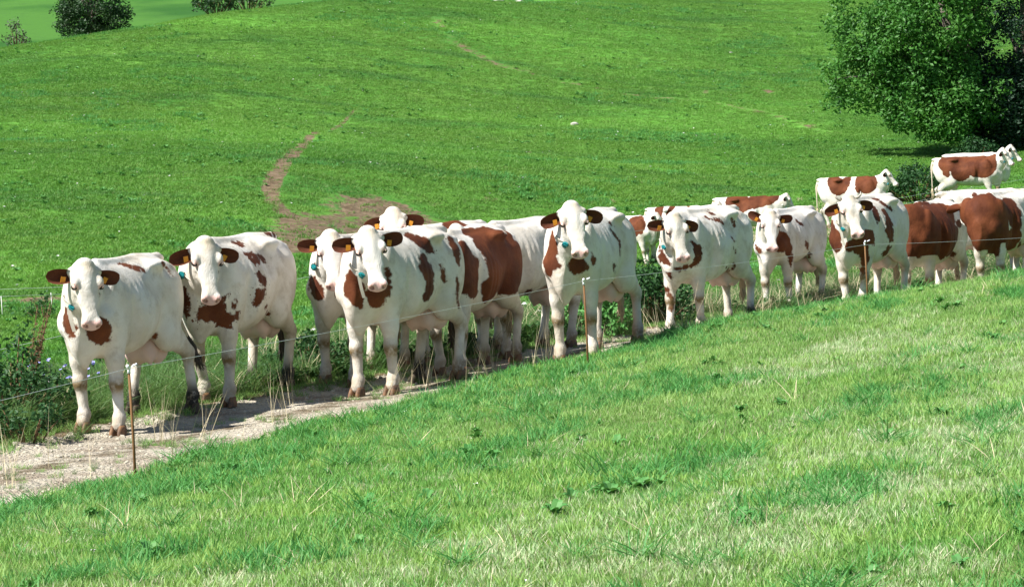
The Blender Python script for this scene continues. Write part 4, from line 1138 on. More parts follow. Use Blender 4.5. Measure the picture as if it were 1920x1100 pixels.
def pale_stone(x, y, r, seed, label, flat=.6):
    rng = random.Random(seed); bm = bmesh.new(); bmesh.ops.create_icosphere(bm, subdivisions=3, radius=r)
    ph = [rng.uniform(0, 6) for _ in range(6)]
    for v in bm.verts:
        n = v.co.normalized(); k = 1 + .16*math.sin(n.x*3.1+ph[0]) + .13*math.sin(n.y*4.3+ph[1]) + .1*math.sin(n.z*5+ph[2]+n.x*3) + rng.uniform(-.03, .03)
        v.co *= k; v.co.z *= flat; v.co.x *= 1.25
    me = bpy.data.meshes.new('pale_stone'); bm.to_mesh(me); bm.free(); me.materials.append(MAT['stone'])
    o = bpy.data.objects.new('pale_stone', me); COL.objects.link(o); o.location = (x, y, float(ground(x, y)) + r*.2*flat); o.rotation_euler = (0, 0, rng.uniform(0, 6))
    o['label'] = label; o['category'] = 'stone'; o['group'] = 'pale stones lying on the pasture'
    return o

def build_plants():
    make_tree('broadleaf_tree', 16.6, 92.6, [(-1.7, -1.0, 4.6, 2.2, 2.2, 2.4, .75), (-3.6, 0, 5.0, 1.7, 1.6, 1.9, .40), (-1.2, -1.9, 1.8, 1.5, 1.0, 1.4, .45), (-.9, -1.4, 2.1, 1.7, 1.4, 1.25, .40), (-2.6, -1.6, 3.7, 1.2, 1.1, 1.1, .25), (-1.4, -2.2, 4.9, 1.4, 1.0, 1.5, .35), (-2.2, -.9, 1.9, 1.5, 1.3, 1.15, .45), (-4.0, .2, 2.9, 1.35, 1.3, 1.3, .4), (0, 0, 8.5, 4.2, 3.6, 3.2, .6)],
              'bright green broadleaf tree with low hanging branches at the pasture edge', 'leaf_ash', 3, 310, .16, 190, .50, 3.2, .34)
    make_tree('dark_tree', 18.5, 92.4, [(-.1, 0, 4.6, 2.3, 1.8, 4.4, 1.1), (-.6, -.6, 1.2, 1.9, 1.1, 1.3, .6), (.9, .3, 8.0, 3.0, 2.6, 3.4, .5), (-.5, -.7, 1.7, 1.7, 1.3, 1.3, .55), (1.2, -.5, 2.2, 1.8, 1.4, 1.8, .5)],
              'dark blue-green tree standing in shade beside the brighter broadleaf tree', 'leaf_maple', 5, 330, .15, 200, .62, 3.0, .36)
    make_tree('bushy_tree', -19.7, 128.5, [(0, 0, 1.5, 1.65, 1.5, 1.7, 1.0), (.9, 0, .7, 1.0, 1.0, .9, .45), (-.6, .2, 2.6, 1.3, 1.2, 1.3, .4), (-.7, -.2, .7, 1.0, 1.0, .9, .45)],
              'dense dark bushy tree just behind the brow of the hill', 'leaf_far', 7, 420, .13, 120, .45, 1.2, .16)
    return

def build_shrubs():
    make_shrub('twiggy_bush', -22.7, 124.5, 1.3, 1.3, 'small grey twiggy bush left of the dark tree on the skyline', 'bush', 'leaf_grey', 21, 14, 560, .14)
    make_shrub('hedge_bush', -13.9, 131, 2.2, 1.5, 'dark low bush peeping over the brow at the top edge', 'bush', 'leaf_far', 22, 26, 900, .16)
    make_shrub('hedge_bush', -12.4, 132, 2.2, 1.5, 'second dark bush on the brow, nearer the slope top', 'bush', 'leaf_far', 23, 26, 900, .16)
    make_shrub('edge_bush', -24.2, 122.5, .7, .8, 'tiny dark bush cut off by the left edge of the picture', 'bush', 'leaf_far', 24, 12, 600, .14)
    make_shrub('bramble_bush', 11.5, 74.0, 2.3, 1.15, 'dark bramble bush behind the wire near the far right cows', 'bush', 'leaf_dark', 25, 40, 1900, .11)
    make_shrub('bramble_bush', 15.3, 86, 1.7, .9, 'dark bramble bush at the foot of the broadleaf tree', 'bush', 'leaf_dark', 26, 34, 1900, .11)
    make_shrub('field_shrub', -7.5, 42.2, .75, .42, 'small dark shrub behind the far wire left of the first cow', 'bush', 'leaf_dark', 27, 16, 700, .05)
    make_shrub('nettle_clump', -4.45, 22.9, 1.1, .95, 'dark nettle clump on the verge at the left picture edge', 'plant', 'leaf_dark', 28, 34, 1500, .06, 'nettle clumps along the verge')
    make_shrub('nettle_clump', -4.05, 21.6, .6, .40, 'lower dark weed clump beside the track at the left edge', 'plant', 'leaf_dark', 29, 18, 700, .055, 'nettle clumps along the verge')
    make_shrub('nettle_clump', 1.75, 33.2, 1.1, .95, 'tall dark nettle clump between the tall cow and the tilted-head cow', 'plant', 'leaf_dark', 30, 40, 1500, .07, 'nettle clumps along the verge')
    make_shrub('nettle_clump', .95, 31.4, .8, .75, 'dark leafy weeds under the belly of the tall white-headed cow', 'plant', 'leaf_weed', 31, 34, 1400, .07, 'nettle clumps along the verge')
    make_shrub('nettle_clump', -2.1, 26.9, .7, .50, 'dark grassy weed clump between the second and third cow', 'plant', 'leaf_dark', 32, 26, 1300, .06, 'nettle clumps along the verge')
    dock_plant(-4.5, 24.2, 1.1, 41, 'brown dock plant gone to seed leaning on the left verge', .18)
    for i, (x, y) in enumerate([(-4.15, 24.3), (-3.9, 24.7), (-4.4, 24.9)]):
        flower_plant(x, y, 60 + i, ['pale blue wild flowers nearest the first cow', 'pale blue wild flowers right behind the verge weeds', 'pale blue wild flowers beside the brown dock plant'][i])
    pale_stone(2.8, 103.6, .16, 71, 'whitish stone lying alone mid slope above the tall cow')
    pale_stone(11.2, 128, .10, 72, 'small pale stone high on the slope left of the trees', .5)
    pale_stone(.1, 143.6, .30, 73, 'larger flat pale rock at the very top of the slope', .4)
    pale_stone(1.2, 143.9, .22, 74, 'smaller flat pale rock beside the one at the slope top', .4)
    # a pale lane glimpsed behind the brow
    V = []; F = []
    for i in range(14):
        x = -33 + i*.8; y = 196 + .35*i
        for k in (0, 1):
            yy = y + k*2.4; V.append((x, yy, 4.0 + max(yy-185, 0)*.16 - .012*(x+40) + 2.5*(float(vnoise(np.array([x*.012]), np.array([yy*.012]), 3)[0]) - .5) + .12))
    for i in range(13): F.append((2*i, 2*i+2, 2*i+3, 2*i+1))
    o = bpy.data.objects.new('lane', pymesh('lane', V, F, MAT['pale_lane'])); COL.objects.link(o); o['kind'] = 'structure'

# ---------------------------------------------------------------- the herd
HERD = [
    dict(label='white cow with one brown chest blotch, first in the row beside the left post', seed=97, xy=(-3.406,22.82), head=-104.9, yaw=36, pitch=64, poll=1.38, reach=0.4, legs=[(0.02,0.03),(0.0,0.02),(-0.12,0.1),(0.16,-0.02)], tail=(-0.02,0.2), dark_legs=(2,3), dark_tail=1, tag_at=-118, strap_dir=1, udder=1.15, girth=1.0, bend=20, axis=[-0.92,-0.39,-0.05], patches=[[0.96,-0.04,0.89,0.062],[0.95,-0.07,0.94,0.055],[0.93,-0.08,0.99,0.046],[0.97,-0.01,0.84,0.028],[0.93,-0.08,1.03,0.028],[0.96,-0.05,0.83,0.018],[0.95,-0.06,1.06,0.017],[0.83,0.17,0.86,0.111],[1.18,0.22,0.9,0.075],[0.74,0.15,0.76,0.028],[0.7,0.18,0.77,0.028],[1.21,0.19,0.96,0.019],[-0.05,0.15,1.35,0.033],[-0.09,0.16,1.34,0.033],[0.0,0.12,1.37,0.032],[0.02,0.1,1.38,0.031],[-0.13,0.18,1.32,0.028],[0.06,0.09,1.38,0.027],[0.1,0.07,1.39,0.02],[0.13,0.07,1.39,0.014],[-0.14,0.2,1.3,0.013],[-0.38,0.28,1.35,0.019],[-0.65,0.19,1.32,0.018],[-0.65,0.21,1.29,0.016],[-0.36,0.28,1.37,0.016],[-0.65,0.22,1.27,0.014],[-0.65,0.23,1.26,0.013],[-0.66,0.2,1.31,0.011],[-0.37,0.28,1.38,0.011],[-0.66,0.24,1.25,0.01],[-0.33,0.17,0.73,0.032],[-0.25,0.2,0.76,0.012]]),
    dict(label='white cow with ragged brown spots down its flank, second from the left end', seed=98, xy=(-2.602,24.701), head=-107.4, yaw=34, pitch=62, poll=1.38, reach=0.42, legs=[(0.08,0.02),(-0.14,0),(0.04,0.0),(0.1,0.0)], tail=(0,0), dark_legs=(2,3), dark_tail=1, tag_at=-160, strap=0, ragged=2.0, size=1.05, girth=1.04, axis=[-0.92,-0.38,-0.01], patches=[[0.96,-0.06,0.95,0.058],[0.96,-0.05,0.9,0.052],[0.92,-0.09,1.01,0.048],[0.97,-0.04,0.85,0.039],[0.86,-0.13,1.06,0.033],[0.71,-0.21,1.11,0.031],[0.97,-0.04,0.81,0.027],[0.69,-0.21,1.13,0.021],[0.96,-0.04,0.78,0.018],[0.82,0.17,0.82,0.11],[0.68,0.19,0.74,0.084],[0.91,0.1,0.81,0.074],[0.62,0.25,0.75,0.05],[0.94,0.06,0.77,0.034],[0.91,0.11,0.88,0.031],[0.8,0.22,0.9,0.029],[0.65,0.22,0.67,0.026],[0.58,0.27,0.79,0.025],[0.63,0.26,0.85,0.034],[0.64,0.26,0.89,0.029],[0.66,0.26,0.92,0.016],[0.61,0.27,0.87,0.009],[0.67,0.25,0.94,0.008],[0.08,0.11,1.37,0.037],[0.11,0.09,1.38,0.027],[0.03,0.12,1.37,0.02],[0.15,0.07,1.39,0.015],[-0.0,0.13,1.36,0.013],[0.05,0.25,1.24,0.059],[0.09,0.22,1.27,0.043],[-0.13,0.24,1.23,0.028],[0.13,0.2,1.29,0.025],[0.16,0.19,1.31,0.016],[0.14,0.28,1.18,0.014],[0.12,0.33,1.06,0.052],[0.16,0.32,1.1,0.033],[0.1,0.34,1.01,0.023],[0.08,0.31,1.11,0.016],[0.16,0.34,1.01,0.016],[0.19,0.33,1.02,0.012],[0.2,0.34,0.92,0.061],[0.23,0.32,0.87,0.048],[0.11,0.34,0.96,0.019],[0.03,0.32,0.8,0.022],[-0.03,0.29,0.77,0.02],[-0.14,0.24,0.75,0.019],[-0.28,0.19,0.72,0.017],[-0.3,0.17,0.7,0.015],[-0.91,0.04,1.43,0.035],[-0.81,0.04,1.44,0.031],[-0.74,0.04,1.45,0.025]]),
    dict(label='dark-chested cow half hidden behind the cow with the large brown back patch', seed=99, xy=(-1.543,26.37), head=-108.2, yaw=27, pitch=62, poll=1.42, reach=0.42, legs=[(0.05,0),(0,0),(0,0),(0.1,0)], dark_legs=(), tag_at=-150, strap=0, girth=0.95, axis=[-0.93,-0.37,-0.02], patches=[[0.96,-0.04,0.91,0.082],[0.91,-0.09,0.98,0.067],[0.83,-0.15,1.04,0.032],[0.92,-0.08,1.04,0.028],[0.85,-0.17,0.94,0.021],[0.7,0.16,1.25,0.069],[0.85,0.16,0.89,0.062],[0.77,0.18,1.19,0.06],[1.16,0.29,0.96,0.046],[0.84,0.19,1.13,0.044],[1.19,0.31,1.01,0.036],[1.16,0.29,1.04,0.031],[0.81,0.18,0.84,0.03],[0.86,0.18,1.09,0.03],[0.62,0.18,1.3,0.029]]),
    dict(label='cow with brown bib, brown back patch and two dark flank spots on the track', seed=100, xy=(-1.075,25.122), head=-114.9, yaw=43, pitch=57, poll=1.41, reach=0.42, legs=[(0.0,0.02),(0.02,0.0),(-0.02,0.0),(0.14,0)], dark_legs=(3,), dark_tail=1, tag_at=-112, size=1.05, axis=[-0.9,-0.44,-0.04], patches=[[0.96,0.05,0.96,0.1],[0.94,0.07,0.87,0.072],[0.97,0.04,1.05,0.055],[0.99,0.05,1.1,0.032],[0.91,0.09,0.81,0.031],[1.0,0.06,1.13,0.02],[0.98,0.1,1.05,0.02],[0.82,0.2,0.87,0.094],[0.73,0.24,0.91,0.057],[0.87,0.14,0.91,0.037],[0.66,0.25,1.06,0.03],[0.67,0.25,0.95,0.03],[0.66,0.25,1.0,0.029],[0.66,0.24,1.09,0.023],[0.67,0.23,1.11,0.017],[0.67,0.24,1.03,0.016],[1.15,0.42,0.96,0.015],[-0.17,0.19,1.31,0.073],[-0.12,0.16,1.35,0.057],[-0.21,0.22,1.25,0.052],[-0.08,0.12,1.37,0.047],[-0.05,0.09,1.39,0.034],[-0.27,0.24,1.22,0.023],[0.04,0.31,1.1,0.08],[0.02,0.33,0.9,0.069],[0.02,0.32,1.03,0.063],[0.01,0.27,1.17,0.056],[0.01,0.33,0.96,0.052],[0.07,0.31,0.84,0.051],[-0.35,0.28,1.04,0.036],[-0.35,0.28,1.0,0.034],[-0.32,0.28,1.07,0.022],[-0.37,0.27,0.97,0.022],[-0.32,0.28,1.09,0.016],[-0.38,0.27,0.95,0.014],[-0.31,0.27,1.1,0.01],[-0.68,0.27,1.19,0.045],[-0.69,0.26,1.23,0.045],[-0.71,0.23,1.28,0.045],[-0.68,0.28,1.14,0.034],[-0.72,0.2,1.32,0.032],[-0.68,0.28,1.11,0.022],[-0.71,0.19,1.34,0.02],[-0.68,0.29,1.09,0.016],[-0.6,0.29,0.81,0.031],[-0.6,0.3,0.84,0.027],[-0.6,0.29,0.78,0.026],[-0.63,0.28,0.75,0.024],[-0.6,0.3,0.87,0.023],[-0.6,0.3,0.89,0.02],[-0.66,0.27,0.73,0.017],[-0.6,0.3,0.91,0.017],[-0.66,0.27,0.71,0.017],[-0.59,0.3,0.93,0.015],[-0.59,0.3,0.94,0.014],[-0.59,0.3,0.96,0.013],[-0.59,0.3,0.97,0.011],[-0.67,0.27,0.69,0.011]]),
    dict(label='white-faced cow peering over the back of the cow in front of it', seed=101, xy=(-0.786,28.062), head=-121.7, yaw=30, pitch=52, poll=1.56, reach=0.42, legs=[(0,0),(0.1,0),(-0.1,0),(0.1,0)], collar=0, axis=[-0.84,-0.54,-0.01], patches=[[-0.2,0.06,1.43,0.082],[-0.31,0.07,1.44,0.076],[-0.36,0.12,1.42,0.047],[-0.38,0.16,1.41,0.026]]),
    dict(label='cow with a chestnut saddle and white shoulder band, its head hidden', seed=102, xy=(-0.44,26.954), head=-112.5, yaw=-36, pitch=55, poll=1.3, reach=0.36, legs=[(0.1,0),(-0.1,0),(0,0),(0.08,0)], dark_legs=(), girth=1.03, axis=[-0.92,-0.4,-0.01], patches=[[0.56,0.27,1.08,0.135],[0.57,0.28,0.95,0.123],[0.61,0.25,1.2,0.097],[0.5,0.28,0.83,0.087],[0.61,0.21,1.28,0.064],[0.65,0.25,0.85,0.055],[-0.36,0.28,1.05,0.318],[-0.12,0.21,1.29,0.208],[0.16,0.32,0.83,0.122],[0.0,0.08,1.39,0.093],[-0.65,0.18,1.34,0.083],[0.21,0.28,0.73,0.053],[0.12,0.05,1.42,0.053]]),
    dict(label='plain white cow with a greyish soiled flank, its head hidden behind the chestnut saddle', seed=103, xy=(0.091,28.7), head=-123.5, yaw=-16, pitch=50, poll=1.35, reach=0.42, legs=[(0,0),(0,0),(0.05,0),(0.1,0)], udder=1.2, axis=[-0.84,-0.55,-0.04], patches=[[0.13,0.19,0.66,0.049],[-0.47,-0.17,0.59,0.017],[0.14,0.23,0.69,0.015]]),
    dict(label='tall white cow with raised head and brown neck sides behind the middle fence post', seed=104, xy=(0.805,27.138), head=-109.3, yaw=32, pitch=54, poll=1.46, reach=0.4, legs=[(0.05,0.03),(-0.05,-0.02),(-0.05,0.06),(0.1,0)], tag_at=-118, strap=0, size=1.03, girth=0.97, axis=[-0.96,-0.29,-0.03], patches=[[0.91,-0.1,0.97,0.098],[0.9,-0.09,1.07,0.08],[0.94,-0.06,1.14,0.065],[0.87,-0.13,0.88,0.054],[0.95,-0.05,1.2,0.046],[0.96,-0.03,1.25,0.039],[0.97,-0.01,1.28,0.034],[0.97,0.0,0.94,0.028],[0.86,0.16,0.93,0.095],[1.21,0.33,1.02,0.045],[0.86,0.13,0.85,0.03],[0.78,0.23,0.9,0.03],[0.91,0.1,0.88,0.02],[0.89,0.11,0.87,0.02],[0.65,0.25,0.97,0.031],[0.65,0.25,0.94,0.022],[0.65,0.25,1.0,0.02],[0.66,0.25,1.02,0.013],[0.66,0.25,0.92,0.013],[0.66,0.24,1.04,0.01],[-0.24,0.21,1.27,0.017],[-0.2,0.2,1.29,0.015],[-0.21,0.21,1.28,0.014],[-0.19,0.19,1.31,0.012],[-0.17,0.19,1.31,0.012],[-0.08,0.22,1.24,0.027],[-0.11,0.23,1.21,0.026],[-0.14,0.24,1.19,0.024],[-0.18,0.24,1.16,0.023],[-0.24,0.26,1.12,0.021],[-0.21,0.25,1.15,0.02],[-0.2,0.27,1.08,0.018],[-0.22,0.27,1.09,0.017],[-0.17,0.28,1.06,0.017],[-0.12,0.3,1.05,0.015],[-0.1,0.3,0.98,0.015],[-0.1,0.3,1.0,0.015],[-0.11,0.3,1.02,0.014],[-0.1,0.3,1.03,0.014],[0.16,0.32,0.89,0.021],[0.14,0.31,0.87,0.021],[0.13,0.31,0.84,0.021],[0.1,0.3,0.82,0.011]]),
    dict(label='white cow with tilted head, a brown neck band and one brown-marked foreleg', seed=105, xy=(2.261,30.772), head=-119.7, yaw=50, pitch=60, poll=1.34, reach=0.44, legs=[(-0.05,0),(0.15,0.02),(0.0,0.04),(-0.15,0)], dark_legs=(2,), tag_at=-125, strap=0, ragged=1.5, size=0.99, girth=1.05, bend=18, axis=[-0.91,-0.42,-0.03], patches=[[0.94,-0.09,0.92,0.07],[0.97,-0.03,0.87,0.052],[0.9,-0.11,0.98,0.045],[0.87,-0.14,1.03,0.025],[0.97,0.02,0.84,0.02],[0.96,-0.0,0.72,0.03],[0.96,-0.03,0.74,0.027],[0.95,0.0,0.7,0.024],[0.92,-0.07,0.76,0.02],[0.94,0.01,0.68,0.017],[0.87,-0.12,0.78,0.014],[0.69,0.25,1.0,0.056],[0.69,0.24,0.86,0.052],[0.67,0.25,0.95,0.051],[0.88,0.11,0.77,0.04],[0.84,0.14,0.78,0.037],[0.71,0.23,1.04,0.035],[0.8,0.16,0.79,0.034],[0.71,0.22,0.82,0.032],[0.77,0.19,0.8,0.029],[0.65,0.26,0.9,0.027],[0.91,0.09,0.77,0.027],[0.72,0.25,0.91,0.023],[0.73,0.21,1.07,0.021],[0.68,-0.16,0.52,0.043],[0.69,-0.14,0.48,0.038],[0.68,-0.12,0.32,0.036],[0.67,-0.12,0.36,0.032],[0.69,-0.12,0.45,0.03],[0.68,-0.11,0.42,0.024],[0.68,-0.11,0.39,0.023],[0.66,-0.2,0.54,0.018],[-0.06,0.11,1.38,0.02],[-0.05,0.08,1.39,0.019],[-0.07,0.13,1.37,0.015],[-0.05,0.06,1.41,0.014],[-0.03,0.11,1.38,0.012],[-0.01,0.2,1.3,0.032],[0.06,0.2,1.3,0.028],[0.18,0.18,1.32,0.027],[0.12,0.19,1.31,0.024],[0.2,0.16,1.33,0.022],[-0.03,0.22,1.28,0.02],[0.21,0.15,1.34,0.018],[-0.05,0.23,1.27,0.016],[-0.07,0.23,1.25,0.012],[-0.33,0.24,1.26,0.02],[-0.35,0.25,1.23,0.02],[-0.32,0.24,1.28,0.017],[-0.35,0.26,1.21,0.016],[-0.35,0.25,1.25,0.015],[-0.31,0.24,1.3,0.013],[-0.2,0.3,1.06,0.016],[-0.19,0.29,1.08,0.016],[-0.22,0.3,1.04,0.016],[-0.28,0.28,0.93,0.022],[-0.3,0.27,0.9,0.016],[-0.21,0.3,0.95,0.013],[-0.31,0.21,0.71,0.022],[-0.31,0.23,0.74,0.02],[-0.31,0.24,0.76,0.018],[-0.32,0.18,0.7,0.011],[-0.32,0.2,0.7,0.011],[-0.27,0.17,0.71,0.024],[-0.32,0.13,0.68,0.015],[-0.35,0.14,0.68,0.015],[-0.01,0.28,0.73,0.012]]),
    dict(label='slim white cow with dark brown chest and one small flank spot', seed=106, xy=(3.989,37.591), head=-117.7, yaw=25, pitch=66, poll=1.37, reach=0.42, legs=[(0.0,0.02),(0.02,0),(0.05,0),(0.12,0)], dark_legs=(2,3), collar=0, droop=(2,-25), girth=0.9, axis=[-0.93,-0.36,-0.03], patches=[[0.91,-0.09,0.88,0.049],[0.86,-0.14,0.92,0.033],[0.84,-0.17,0.96,0.019],[0.82,0.19,1.0,0.157],[0.98,0.23,1.14,0.092],[0.67,0.25,0.9,0.07],[1.15,0.25,0.88,0.049],[1.19,0.22,0.91,0.049],[0.64,0.24,0.83,0.048],[1.11,0.23,1.22,0.033],[0.61,0.25,0.76,0.044],[0.6,0.24,0.72,0.04],[0.6,0.24,0.68,0.026],[0.59,0.24,0.66,0.022],[0.58,0.26,0.8,0.02],[0.59,0.24,0.63,0.014],[0.09,0.23,1.22,0.03],[0.12,0.22,1.23,0.028],[0.15,0.21,1.25,0.022],[0.05,0.24,1.2,0.02],[0.16,0.19,1.27,0.019],[0.08,0.3,0.92,0.039],[0.03,0.29,0.88,0.036],[0.11,0.3,0.96,0.019],[-0.08,0.26,0.84,0.017],[-0.3,0.18,0.77,0.031],[-0.31,0.17,0.74,0.026]]),
    dict(label='cow with chestnut neck and ribs, head raised behind the right fence post', seed=107, xy=(4.628,34.004), head=-117.4, yaw=40, pitch=52, poll=1.39, reach=0.42, legs=[(0.05,-0.05),(0,0.03),(0,0),(0.1,0)], tag_at=-115, size=1.02, horns=1, girth=1.05, bend=18, axis=[-0.94,-0.33,-0.03], patches=[[0.9,-0.12,0.95,0.112],[0.92,-0.1,0.85,0.092],[0.81,-0.18,1.04,0.086],[0.68,-0.23,1.12,0.053],[0.82,0.18,0.85,0.124],[0.68,0.25,0.94,0.1],[0.92,0.1,0.84,0.076],[0.69,0.18,0.73,0.068],[0.66,0.18,0.67,0.06],[0.66,0.17,0.61,0.038],[0.59,0.27,0.85,0.028],[0.64,0.13,0.53,0.034],[0.65,0.14,0.49,0.031],[0.65,0.12,0.47,0.018],[0.65,0.14,0.46,0.016],[0.64,0.16,0.55,0.016],[0.35,0.24,1.2,0.053],[0.35,0.26,1.16,0.048],[0.32,0.22,1.25,0.048],[0.27,0.19,1.3,0.035],[0.39,0.27,1.11,0.023],[0.13,0.34,1.0,0.075],[0.09,0.32,1.08,0.07],[0.12,0.34,0.93,0.058],[0.06,0.3,1.14,0.058],[0.05,0.27,1.2,0.047],[0.05,0.25,1.24,0.039],[0.14,0.34,0.88,0.027],[0.05,0.34,0.87,0.024],[-0.22,0.22,1.27,0.03],[-0.12,0.11,1.39,0.029],[-0.18,0.21,1.29,0.029],[-0.12,0.17,1.34,0.029],[-0.12,0.15,1.36,0.029],[-0.14,0.19,1.32,0.029],[-0.25,0.24,1.25,0.026],[-0.09,0.09,1.4,0.024],[-0.07,0.07,1.41,0.017],[-0.06,0.06,1.41,0.016],[-0.17,0.12,1.39,0.014],[-0.03,0.05,1.42,0.012],[0.17,0.28,0.72,0.05],[0.15,0.31,0.77,0.046],[0.06,0.31,0.79,0.016],[0.2,0.33,0.81,0.014],[0.14,0.32,0.81,0.013],[0.24,0.26,0.71,0.013]]),
    dict(label='mostly chestnut cow with a thin white shoulder stripe, head turned away', seed=108, xy=(5.826,36.483), head=-118.8, yaw=-98, pitch=40, poll=1.36, reach=0.36, legs=[(0,0),(0,0),(0,0),(0.1,0)], udder=1.3, collar=0, girth=1.1, bend=-55, brown_head=1, axis=[-0.94,-0.34,-0.01], patches=[[0.96,0.06,0.95,0.199],[0.92,0.05,1.13,0.173],[0.89,0.01,1.29,0.147],[0.95,-0.07,0.82,0.075],[0.88,0.12,0.79,0.067],[0.8,-0.15,0.74,0.065],[0.85,-0.09,1.4,0.051],[0.76,0.02,1.41,0.043],[0.84,0.13,0.73,0.041],[0.26,0.3,0.96,0.291],[0.22,0.27,1.22,0.268],[0.31,0.1,1.38,0.109],[0.26,0.25,0.7,0.06],[-0.36,0.3,1.11,0.058],[-0.3,0.2,0.69,0.055],[0.42,0.05,1.43,0.053]]),
    dict(label='dark chestnut cow with a wide white belt at the right picture edge', seed=109, xy=(6.717,35.721), head=-124.3, yaw=-151, pitch=25, poll=1.28, reach=0.32, legs=[(0.05,0),(-0.05,0),(0,0),(0.1,0)], udder=1.3, collar=0, size=0.94, girth=1.08, bend=-105, brown_head=1, axis=[-0.92,-0.4,-0.03], patches=[[0.97,0.01,0.93,0.31],[0.88,-0.13,1.19,0.153],[0.78,0.15,0.73,0.126],[0.9,0.02,1.2,0.109],[0.66,0.1,0.61,0.098],[0.33,0.28,1.13,0.143],[0.31,0.22,1.25,0.131],[0.28,0.25,0.81,0.128],[0.28,0.28,1.0,0.114],[0.36,0.23,0.7,0.111],[0.58,0.22,1.31,0.083],[0.65,0.17,1.33,0.07],[0.72,0.13,1.34,0.055],[0.25,0.31,0.9,0.052],[0.05,0.24,0.66,0.04],[0.12,0.28,0.7,0.024],[0.14,0.3,0.72,0.014]]),
    dict(label='white-backed cow seen from behind, above the belted cow', seed=110, xy=(7.605,41.703), head=27.0, yaw=0, pitch=40, poll=1.4, reach=0.4, legs=[(0,0),(0,0),(0,0),(0,0)], collar=0, coarse=1, axis=[0.6,0.8,-0.01], patches=[[-0.45,-0.24,1.38,0.042],[-0.4,-0.16,1.41,0.025]]),
    dict(label='chestnut cow with white shoulder belt standing highest in the far right row', seed=111, xy=(12.294,70.169), head=-16.4, yaw=-8, pitch=50, poll=1.56, reach=0.38, legs=[(0,0),(0.1,0),(-0.1,0),(0.1,0)], size=0.93, coarse=1, axis=[-0.11,0.99,0.0], patches=[[-0.59,-0.2,1.31,0.149],[-0.59,-0.26,1.2,0.137],[-0.59,-0.28,1.11,0.126],[-0.59,-0.3,1.02,0.108],[-0.56,-0.3,0.96,0.074],[-0.66,-0.14,1.39,0.059],[-0.17,-0.21,1.28,0.393],[-0.17,-0.3,1.03,0.282],[-0.57,-0.22,1.28,0.244],[-0.41,-0.26,1.33,0.231],[-0.24,-0.26,0.86,0.106],[0.45,-0.24,1.21,0.399],[0.58,-0.05,1.41,0.238],[0.24,-0.29,1.07,0.228],[0.69,-0.15,1.3,0.089],[0.2,-0.25,1.2,0.082]]),
    dict(label='white-faced cow showing only its head beyond the far right chestnut cow', seed=112, xy=(12.979,72.665), head=-16.6, yaw=-4, pitch=48, poll=1.55, reach=0.38, legs=[(0,0),(0.1,0),(-0.1,0),(0.1,0)], size=0.93, coarse=1),
    dict(label='far cow with three chestnut blotches looking right above the horned cow', seed=113, xy=(8.927,68.165), head=-17.9, yaw=-6, pitch=44, poll=1.52, reach=0.38, legs=[(0,0),(0.1,0),(-0.1,0),(0.1,0)], size=0.9, coarse=1, axis=[-0.18,0.98,-0.01], patches=[[-0.35,-0.26,1.19,0.257],[-0.47,-0.24,1.36,0.207],[-0.17,-0.21,1.27,0.155],[-0.1,-0.12,1.37,0.104],[-0.15,-0.26,1.13,0.076],[-0.57,-0.25,1.23,0.075],[-0.06,-0.01,1.45,0.062],[0.45,-0.21,1.27,0.321],[0.27,-0.27,1.1,0.134]]),
    dict(label='far chestnut cow with a white saddle streak behind the slim white cow', seed=114, xy=(6.051,66.113), head=-13.7, yaw=2, pitch=55, poll=1.4, reach=0.42, legs=[(0,0),(0.1,0),(-0.1,0),(0.1,0)], size=0.9, coarse=1, axis=[-0.14,0.99,-0.01], patches=[[-0.29,-0.23,1.31,0.332],[0.19,-0.19,1.3,0.21],[0.37,-0.14,1.33,0.208],[0.54,-0.1,1.37,0.207],[0.7,-0.05,1.42,0.164],[0.03,-0.25,1.22,0.15],[-0.07,-0.27,1.15,0.111],[-0.21,-0.29,1.05,0.092],[-0.13,-0.29,1.08,0.072],[0.69,-0.15,1.29,0.071]]),
    dict(label='far chestnut and white cow showing its back above the tilted-head cow', seed=115, xy=(4.35,66.147), head=-18.2, yaw=8, pitch=55, poll=1.46, reach=0.4, legs=[(0,0),(0.1,0),(-0.1,0),(0.1,0)], size=0.92, coarse=1, axis=[-0.25,0.97,-0.01], patches=[[-0.59,-0.28,1.12,0.124],[-0.58,-0.15,1.38,0.123],[-0.59,-0.23,1.26,0.107],[-0.65,-0.29,1.03,0.06],[-0.52,-0.06,1.44,0.052],[-0.25,-0.09,1.42,0.079],[-0.26,-0.23,1.36,0.064],[-0.29,-0.23,1.32,0.057],[-0.2,-0.04,1.44,0.049],[-0.32,-0.23,1.28,0.048],[-0.35,-0.24,1.25,0.034],[0.22,-0.03,1.44,0.03]]),
    dict(label='small far cow visible through the gap right of the tall white cow', seed=116, xy=(2.988,66.244), head=-33.0, yaw=4, pitch=58, poll=1.42, reach=0.38, legs=[(0,0),(0.1,0),(-0.1,0),(0.1,0)], size=0.84, coarse=1, axis=[-0.5,0.87,-0.01], patches=[[0.45,-0.25,1.17,0.286],[0.37,-0.27,0.95,0.143],[0.53,-0.12,1.35,0.107],[0.6,-0.27,0.97,0.088],[0.94,-0.11,1.14,0.11],[0.86,-0.14,1.1,0.053],[0.98,-0.11,1.24,0.045]]),
]
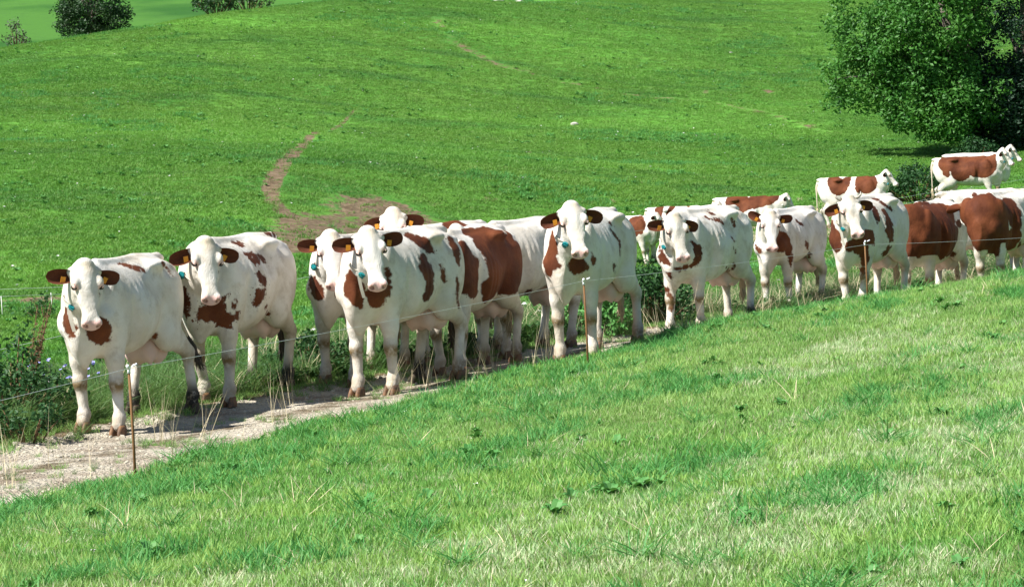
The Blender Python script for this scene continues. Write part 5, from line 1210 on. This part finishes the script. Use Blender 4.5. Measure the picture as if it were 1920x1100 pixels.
def build_herd():
    for c in HERD:
        P = dict(c); (x, y), a, s = P['xy'], math.radians(P['head']), P.get('size', 1.0)
        P['legs'] = [(l[0], l[1], 0.0) for l in P['legs']]
        ft = [l['foot'] for l in legs_of(P)]
        g = [float(ground(x + s*(f[0]*math.cos(a) - f[1]*math.sin(a)), y + s*(f[0]*math.sin(a) + f[1]*math.cos(a)))) for f in ft]
        z = sum(g)/4
        P['legs'] = [(l[0], l[1], (gi - z)/s) for l, gi in zip(P['legs'], g)]
        q = random.Random(P['seed']*7 + 3)                             # no two carry ears and head quite alike
        P.setdefault('droop', (q.uniform(-4, 24), q.uniform(-4, 24))); P.setdefault('tilt', q.uniform(-6, 6))
        P['loc'] = (x, y, z)
        make_cow(P, .026 if P.get('coarse') else .0125)

# ---------------------------------------------------------------- electric fences
def fence(label, posts, wires, post_mat, rad, ins, rpost=.0105):
    """posts: (x, y, height, lean); wires: lists of points"""
    f = empty('wire_fence', (posts[0][0], posts[0][1], float(ground(posts[0][0], posts[0][1]))), label, 'fence', 'electric wire fences')
    o0 = np.array(f.location)
    for (x, y, h, lx) in posts:
        z = float(ground(x, y)); b = np.array([x, y, z - .15]) - o0; t = np.array([x + lx, y, z + h]) - o0
        p = child('post', pymesh('post', *tube([b, b*.5 + t*.5 + [.004, 0, 0], t], [rpost, rpost*.95, rpost*.9], 7), MAT[post_mat]), f)
        if ins:
            V = []; F = []
            for c, a_, r in ((t + [0, 0, -.03], [0, 0, .04], .014), (t + [0, -.02, .005], [.0, -.03, .02], .012), (t + [.03, -.01, .02], [.03, 0, .012], .009)):
                v, q = tube([c, c + np.array(a_)*.5, c + np.array(a_)], [r, r*.7, r], 7); k = len(V); V += v; F += [tuple(i+k for i in g) for g in q]
            child('insulator', pymesh('insulator', V, F, MAT['insulator']), p)
    for w in wires:
        P = []
        for i in range(len(w)-1):
            a, b = np.array(w[i], float), np.array(w[i+1], float); L = np.linalg.norm(b-a)
            for t in np.linspace(0, 1, 10)[:(None if i == len(w)-2 else -1)]:
                P.append(a*(1-t) + b*t - np.array([0, 0, .0014*L*L*4*t*(1-t)*.25]) - o0)
        child('wire', pymesh('wire', *tube(P, rad, 5), MAT['wire']), f)
    return f

# ---------------------------------------------------------------- put it all together
import time as _t
_t0 = _t.time()
build_materials(); tree_materials(); veg_materials(); ground_materials()
build_ground(); print('ground', _t.time() - _t0)
build_plants(); print('trees', _t.time() - _t0)
build_herd(); print('herd', _t.time() - _t0)
fence('electric fence on thin rusty posts along the near side of the track',
      [(-2.63,17.89,.75,-.0),(.67,24.46,.79,0),(4.24,31.47,.70,0)], [[(-3.47,15.27,-1.14),(-2.63,17.89,-1.06),(.67,24.46,-.86),(4.24,31.47,-.85),(9.43,38.99,-1.03)]], 'wood_post', .0019, True)
fence('long wire fence running behind the cows along the far side of the verge',
      [(-6.04,27.46,.30,0),(14.89,70.04,1.0,0)],
      [[(-6.04,27.46,-1.52),(-5.56,28.47,-1.41),(-2.67,33.99,-.96),(2.24,45.0,-.77),(9.26,58.02,-.50),(14.89,70.04,-.18)], [(7.79,56.01,-.77),(9.25,58.02,-.64),(14.89,70.04,-.40)]], 'white_post', .003, False)
fence('low white wire fence at the foot of the slope behind the first cow',
      [(-8.57,44.22,.33,0),(-8.02,45.87,.25,0),(-6.0,48.2,.5,0)], [[(-9.6,43.9,-1.31),(-8.57,44.22,-1.30),(-6.0,47.4,-1.42)], [(-9.6,45.9,-1.21),(-6.0,48.2,-1.33)]], 'white_post', .0028, False, .007)
build_shrubs(); print('shrubs', _t.time() - _t0)
build_grass(); print('grass', _t.time() - _t0)
